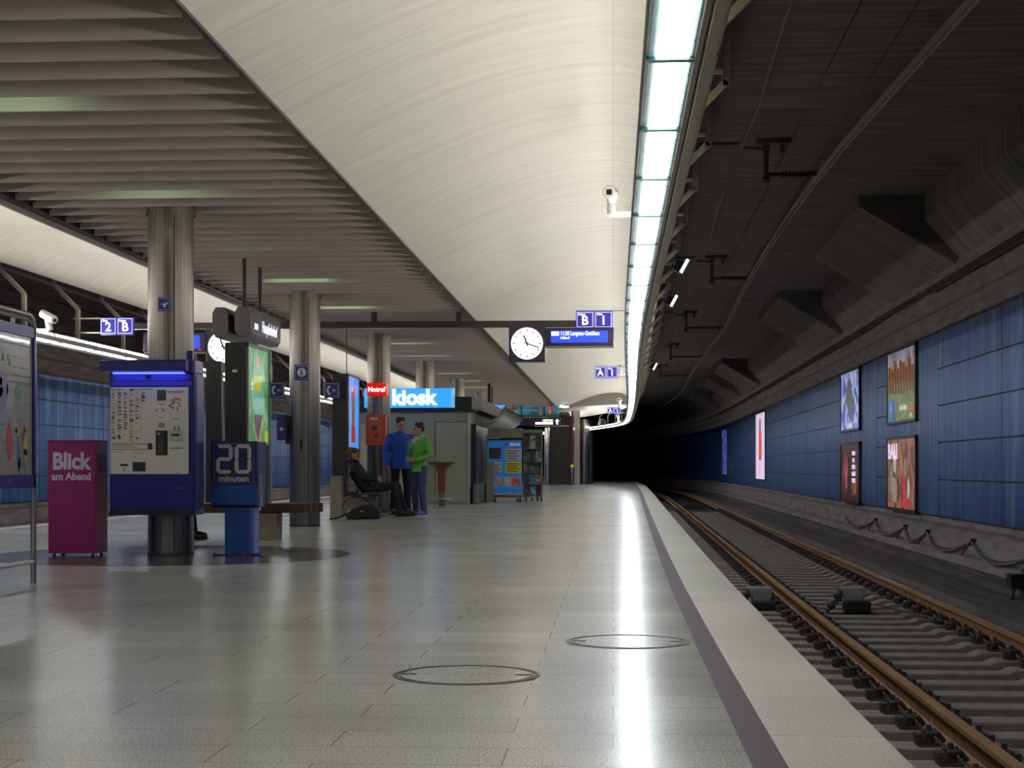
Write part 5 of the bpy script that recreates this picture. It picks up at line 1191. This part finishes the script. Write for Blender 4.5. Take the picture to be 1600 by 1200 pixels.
def person(name, loc, J, cols_, lab, yaw=0, s=1., face=(0, -1, 0), hood=None, hairlen=.0, voxel=.011, hold=None):
    """J: joints in metres relative to loc, front is -Y before the yaw turn"""
    t = thing(name, (0, 0, 0), lab, 'person')
    V = {k: Vector(v) * s for k, v in J.items()}
    skin = mat('skin_tone', (176, 128, 104), .55, noise=.05)
    m = MB()
    # torso and legs
    X_ = V['sho_l'] * .5 + V['sho_r'] * .5
    m.loft([(V['pelvis'] - (V['waist'] - V['pelvis']) * .25, .13 * s, .09 * s), (V['pelvis'], .155 * s, .105 * s), (V['waist'], .13 * s, .095 * s), (V['chest'], .155 * s, .11 * s), (X_, .13 * s, .075 * s), (V['neck'] * .6 + X_ * .4, .055 * s, .05 * s)])
    for q in ('l', 'r'):
        limb(m, [V['pelvis'], V['hip_' + q], V['knee_' + q], V['ankle_' + q]], [.10 * s, .085 * s, .055 * s, .038 * s])
        limb(m, [V['chest'], V['sho_' + q], V['elb_' + q], V['wri_' + q]], [.06 * s, .050 * s, .04 * s, .027 * s])
        limb(m, [V['ankle_' + q], V['toe_' + q]], [.038 * s, .028 * s])
        hand(m, V['wri_' + q], V['hdir_' + q] / s, V['hside_' + q] / s, V['hpn_' + q] / s, J.get('curl', (.5, 0, 0))[0], s)
    limb(m, [V['chest'] + Vector((0, 0, .06 * s)), V['neck'], V['head'] - Vector((0, 0, .06 * s))], [.07 * s, .052 * s, .05 * s])
    f = Vector(face).normalized(); up = (V['head'] - V['neck']).normalized(); f = (f - up * f.dot(up)).normalized(); rt = f.cross(up); h = V['head']
    m.ball(h + up * .02 * s, (.078 * s, .09 * s, .092 * s), 14, 20); m.ball(h - up * .045 * s + f * .03 * s, (.056 * s, .06 * s, .062 * s), 10, 14)
    m.tube(h + f * .082 * s + up * .02 * s, h + f * .112 * s - up * .022 * s, .009 * s, .016 * s, 8); m.ball(h + f * .105 * s - up * .022 * s, .015 * s, 6, 8)
    m.ball(h + f * .082 * s - up * .05 * s, (.022 * s, .022 * s, .009 * s), 6, 10); m.ball(h + f * .078 * s - up * .083 * s, .02 * s, 6, 8)
    for k in (-1, 1): m.ball(h + rt * k * .082 * s - f * .005 * s - up * .005 * s, (.012 * s, .02 * s, .03 * s), 6, 8); m.ball(h + rt * k * .033 * s + f * .07 * s + up * .035 * s, (.024 * s, .02 * s, .01 * s), 6, 8)
    body = fuse(m, 'body', skin, t, voxel * .62, 3)
    m = MB()
    for k in (-1, 1): m.ball(h + rt * k * .032 * s + f * .084 * s + up * .012 * s, .0115 * s, 8, 10)
    m.build('eyes', mat('eye_dark', (40, 30, 26), .2), body, smooth=60)
    m = MB(); m.ball(h + f * .0875 * s - up * .052 * s, (.02 * s, .02 * s, .005 * s), 6, 10); m.build('lips', mat('lip_tone', (150, 84, 78), .5), body, smooth=60)
    # hair
    m = MB(); c = h + up * .045 * s - f * .018 * s
    m.ball(c, (.089 * s, .098 * s, .083 * s), 12, 18); m.ball(c - f * .03 * s - up * .045 * s, (.078 * s, .07 * s, .07 * s), 10, 14)
    for k in range(14):
        a = k / 14 * 2 * PI; m.ball(c + (rt * math.cos(a) * .06 + f * (math.sin(a) * .055 - .008) + up * (.04 + .01 * (k % 3))) * s, (.03 * s,) * 3, 6, 8)
    if hairlen: limb(m, [c - f * .06 * s, c - f * .1 * s - up * hairlen * .4, c - f * .095 * s - up * hairlen], [.065 * s, .06 * s, .03 * s])
    fuse(m, 'hair', mat('hair_' + cols_['hairn'], cols_['hair'], .7, noise=.3, nscale=40), t, voxel * .8, 1)
    # jacket
    m = MB(); jk = cols_.get('jr', 1.0)
    m.loft([(V['hem'], .188 * s * jk, .138 * s * jk), (V['pelvis'] * .5 + V['waist'] * .5, .176 * s * jk, .132 * s * jk), (V['waist'], .168 * s * jk, .128 * s * jk), (V['chest'], .19 * s * jk, .138 * s * jk), (X_ - (X_ - V['chest']) * .2, .175 * s * jk, .115 * s * jk), (X_ + (V['neck'] - X_) * .45, .11 * s * jk, .085 * s * jk), (V['neck'], .075 * s, .07 * s)], 26)
    for q in ('l', 'r'):
        limb(m, [X_ * .4 + V['sho_' + q] * .6 - Vector((0, 0, .02 * s)), V['sho_' + q] - Vector((0, 0, .02 * s)), V['elb_' + q], V['wri_' + q] + (V['elb_' + q] - V['wri_' + q]).normalized() * .02 * s], [x * s * jk for x in (.072, .074, .060, .046)])
    limb(m, [V['neck'] - Vector((0, 0, .05 * s)), V['neck'] + Vector((0, 0, .015 * s))], [.085 * s, .07 * s])
    if hood: m.ball(V['neck'] - f * .09 * s - Vector((0, 0, .04 * s)), (.11 * s, .07 * s, .07 * s), 8, 12)
    jc = fuse(m, 'jacket', mat('jacket_' + cols_['jn'], cols_['jacket'], .6, noise=.18, nscale=9, bump=.4), t, voxel, 3)
    m = MB()
    a = V['neck'] + f * .075 * s; b = V['hem'] + f * .158 * s * jk
    c_ = V['chest'] + f * .168 * s * jk
    for p, q_ in ((a, c_), (c_, V['waist'] + f * .155 * s * jk), (V['waist'] + f * .155 * s * jk, b)): m.tube(p, q_, .006, .006, 6)
    m.build('zip', M_black, jc)
    if cols_.get('scarf'):
        m = MB(); n_ = 16
        for k in range(n_):
            a = 2 * PI * k / n_; m.ball(V['neck'] + (rt * math.cos(a) + f * math.sin(a)) * .075 * s - Vector((0, 0, .015 * s * math.sin(3 * a))), (.035 * s,) * 3, 6, 8)
        m.ball(V['neck'] - Vector((0, 0, .07 * s)) + f * .10 * s, (.08 * s, .04 * s, .06 * s), 8, 10)
        fuse(m, 'scarf', mat('scarf_' + cols_['jn'], cols_['scarf'], .8, noise=.1, nscale=20), t, voxel, 2)
    # trousers
    m = MB(); m.loft([(V['waist'], .14 * s, .105 * s), (V['waist'] * .4 + V['pelvis'] * .6, .16 * s, .118 * s), (V['pelvis'], .172 * s, .122 * s), (V['pelvis'] - (V['waist'] - V['pelvis']) * .35, .15 * s, .10 * s)])
    for q in ('l', 'r'):
        limb(m, [V['hip_' + q], V['knee_' + q], V['ankle_' + q]], [x * s for x in (.095, .072, .062)])
    fuse(m, 'trousers', mat('trousers_' + cols_['jn'], cols_['trousers'], .75, noise=.2, nscale=12, bump=.3), t, voxel, 3)
    for q in ('l', 'r'):
        m = MB(); a = V['ankle_' + q]; b = V['toe_' + q]; dd = (b - a); dd.z = 0; dd.normalize()
        limb(m, [a - Vector((0, 0, .02 * s)), a + dd * .05 * s - Vector((0, 0, .035 * s)), b], [.052 * s, .050 * s, .042 * s], 12)
        limb(m, [a - dd * .045 * s - Vector((0, 0, .04 * s)), a + dd * .04 * s - Vector((0, 0, .05 * s))], [.04 * s, .038 * s], 12)
        sh_ = fuse(m, 'shoe', mat('shoe_' + cols_['jn'], cols_['shoe'], .5, noise=.15, nscale=20), t, voxel * .8, 2)
        zmin = min(v.co.z for v in sh_.data.vertices)
        m = MB(); c2 = (a - dd * .03 * s + b) / 2; m.obox((c2.x, c2.y, zmin + .006), ((b - a).xy.length + .13 * s) if abs(dd.x) > .7 else .085 * s, .085 * s if abs(dd.x) > .7 else ((b - a).xy.length + .13 * s), .018, (0, 0, 0)); m.build('sole', mat('sole_' + cols_['jn'], cols_['sole'], .6), sh_, bevel=.006)
    t.rotation_euler = (0, 0, yaw); t.location = loc
    return t
def stand(dx=0., lean=0., arms='down', stride=.0):
    J = dict(pelvis=(0, 0, .96), waist=(0, .0, 1.12), chest=(0, 0, 1.30), neck=(0, .01, 1.50), head=(0, -.015, 1.66), hem=(0, 0, .84),
             hip_l=(.10, 0, .92), hip_r=(-.10, 0, .92), knee_l=(.11, -.02 - stride * .3, .50), knee_r=(-.11, -.02 + stride * .3, .50), ankle_l=(.12, .02 - stride * .5, .09), ankle_r=(-.12, .03 + stride * .5, .09),
             toe_l=(.14, -.13 - stride * .5, .045), toe_r=(-.15, -.12 + stride * .5, .045), sho_l=(.20, .01, 1.43), sho_r=(-.20, .01, 1.43))
    if arms == 'down': J.update(elb_l=(.27, .05, 1.16), elb_r=(-.27, .05, 1.16), wri_l=(.26, -.05, .92), wri_r=(-.27, -.06, .92), hdir_l=(0, -.15, -1), hdir_r=(0, -.15, -1), hside_l=(0, -1, 0), hside_r=(0, -1, 0), hpn_l=(-1, 0, 0), hpn_r=(1, 0, 0))
    else: J.update(elb_l=(.29, .04, 1.17), elb_r=(-.29, .04, 1.17), wri_l=(.12, -.19, 1.07), wri_r=(-.12, -.19, 1.07), hdir_l=(-.6, -.8, .05), hdir_r=(.6, -.8, .05), hside_l=(0, 0, 1), hside_r=(0, 0, 1), hpn_l=(-1, .3, 0), hpn_r=(1, .3, 0))
    return J
# man in the blue jacket
p = W(626, 0, 30.3); p.z = 0
J = stand(arms='down', stride=.12)
person('person', p, J, dict(hair=(52, 40, 32), hairn='dark_brown', jacket=(20, 70, 178), jn='blue', trousers=(20, 18, 20), shoe=(46, 38, 38), sole=(60, 56, 54), jr=1.08), 'person standing in a blue jacket and black trousers by the third column', yaw=.45, s=1.055, face=(.1, -1, -.1), hood=True)
# person in the green jacket
p = W(655, 0, 29.35); p.z = 0
J = stand(arms='front')
person('person', p, J, dict(hair=(38, 28, 24), hairn='black_brown', jacket=(98, 172, 62), jn='green', trousers=(62, 72, 110), shoe=(90, 100, 170), sole=(214, 214, 224), jr=1.0, scarf=(176, 182, 196)), 'person standing in a green jacket and jeans, facing the one in blue', yaw=-.75, s=.985, face=(-.35, -1, -.25), hood=True)
# seated person in profile, facing right (+X); front is -Y before a quarter turn
def seated(reach=.0):
    return dict(pelvis=(0, .02, .50), waist=(0, .10, .62), chest=(0, .24, .84), neck=(0, .29, 1.02), head=(0, .27, 1.155), hem=(0, -.0, .545),
         hip_l=(.09, -.02, .50), hip_r=(-.09, -.02, .50), knee_l=(.11, -.52, .585), knee_r=(-.10, -.50, .58), ankle_l=(.12, -.68 - reach, .10), ankle_r=(-.1, -.60, .09), toe_l=(.13, -.83 - reach, .05), toe_r=(-.1, -.76, .045),
         sho_l=(.17, .22, .95), sho_r=(-.17, .22, .95), elb_l=(.24, .06, .72), elb_r=(-.24, .06, .72), wri_l=(.10, -.17, .69), wri_r=(-.10, -.17, .69), hdir_l=(-.4, -.9, 0), hdir_r=(.4, -.9, 0), hside_l=(0, 0, 1), hside_r=(0, 0, 1), hpn_l=(-.6, .2, -.4), hpn_r=(.6, .2, -.4), curl=(.55, 0, 0))
SX = bx + .52
sp = Vector((SX, by + .42, 0))
person('person', sp, seated(), dict(hair=(96, 58, 38), hairn='auburn', jacket=(17, 16, 18), jn='black', trousers=(22, 22, 30), shoe=(22, 20, 20), sole=(70, 66, 62), scarf=(30, 28, 90)), 'person in black seated on the bench, legs stretched, looking down', yaw=PI / 2, s=1.0, face=(0, -1, -.45), hairlen=.10)
m = MB(); q = Vector((SX + .29, sp.y, .725)); m.obox(q, .10, .15, .012, (0, .35, 0)); o = m.build('phone', mat('phone_grey', (120, 120, 126), .25), bevel=.003); tag(o, 'small grey device held in the lap of the seated person', 'phone')
# second seated person, only the lower legs show below the ticket machine
p2 = W(250, 0, 19.9); p2.z = 0
person('person', (p2.x - .16, p2.y, 0), seated(-.1), dict(hair=(50, 40, 34), hairn='brown', jacket=(30, 28, 32), jn='charcoal', trousers=(26, 24, 30), shoe=(16, 14, 15), sole=(30, 28, 28)), 'seated person hidden by the ticket machine, only dark legs and black shoes visible', yaw=PI / 2, s=.96, face=(0, -1, -.3))
# bag
p = G(566, 811.5)
t = thing('handbag', (p.x, p.y, 0), 'black leather bag on the floor in front of the bench', 'bag')
m = MB(); m.prism([(p.x - .29, .0), (p.x + .29, .0), (p.x + .30, .18), (p.x + .20, .27), (p.x - .02, .25), (p.x - .2, .2), (p.x - .3, .1)], 'y', p.y, p.y + .26); b = m.build('bag_body', mat('black_leather', (24, 23, 26), .35, noise=.3, nscale=10, bump=.6), t, bevel=.03)
m = MB(); pts = [(p.x - .1 + .26 * math.cos(a), p.y + .03, .2 + .2 * math.sin(a)) for a in [PI * k / 10 for k in range(11)]]; m.path(pts, .011, 8); m.build('handle', M_black, t, smooth=50)
m = MB(); m.path([(p.x - .28, p.y + .1, .12), (p.x - .38, p.y + .05, .05), (p.x - .5, p.y, .014), (p.x - .58, p.y - .02, .012)], .018, 8); m.build('strap', M_black, t, smooth=50)
m = MB(); m.box(p.x - .04, p.x + .03, p.y - .012, p.y, .13, .155); m.build('buckle', M_chrome, t)
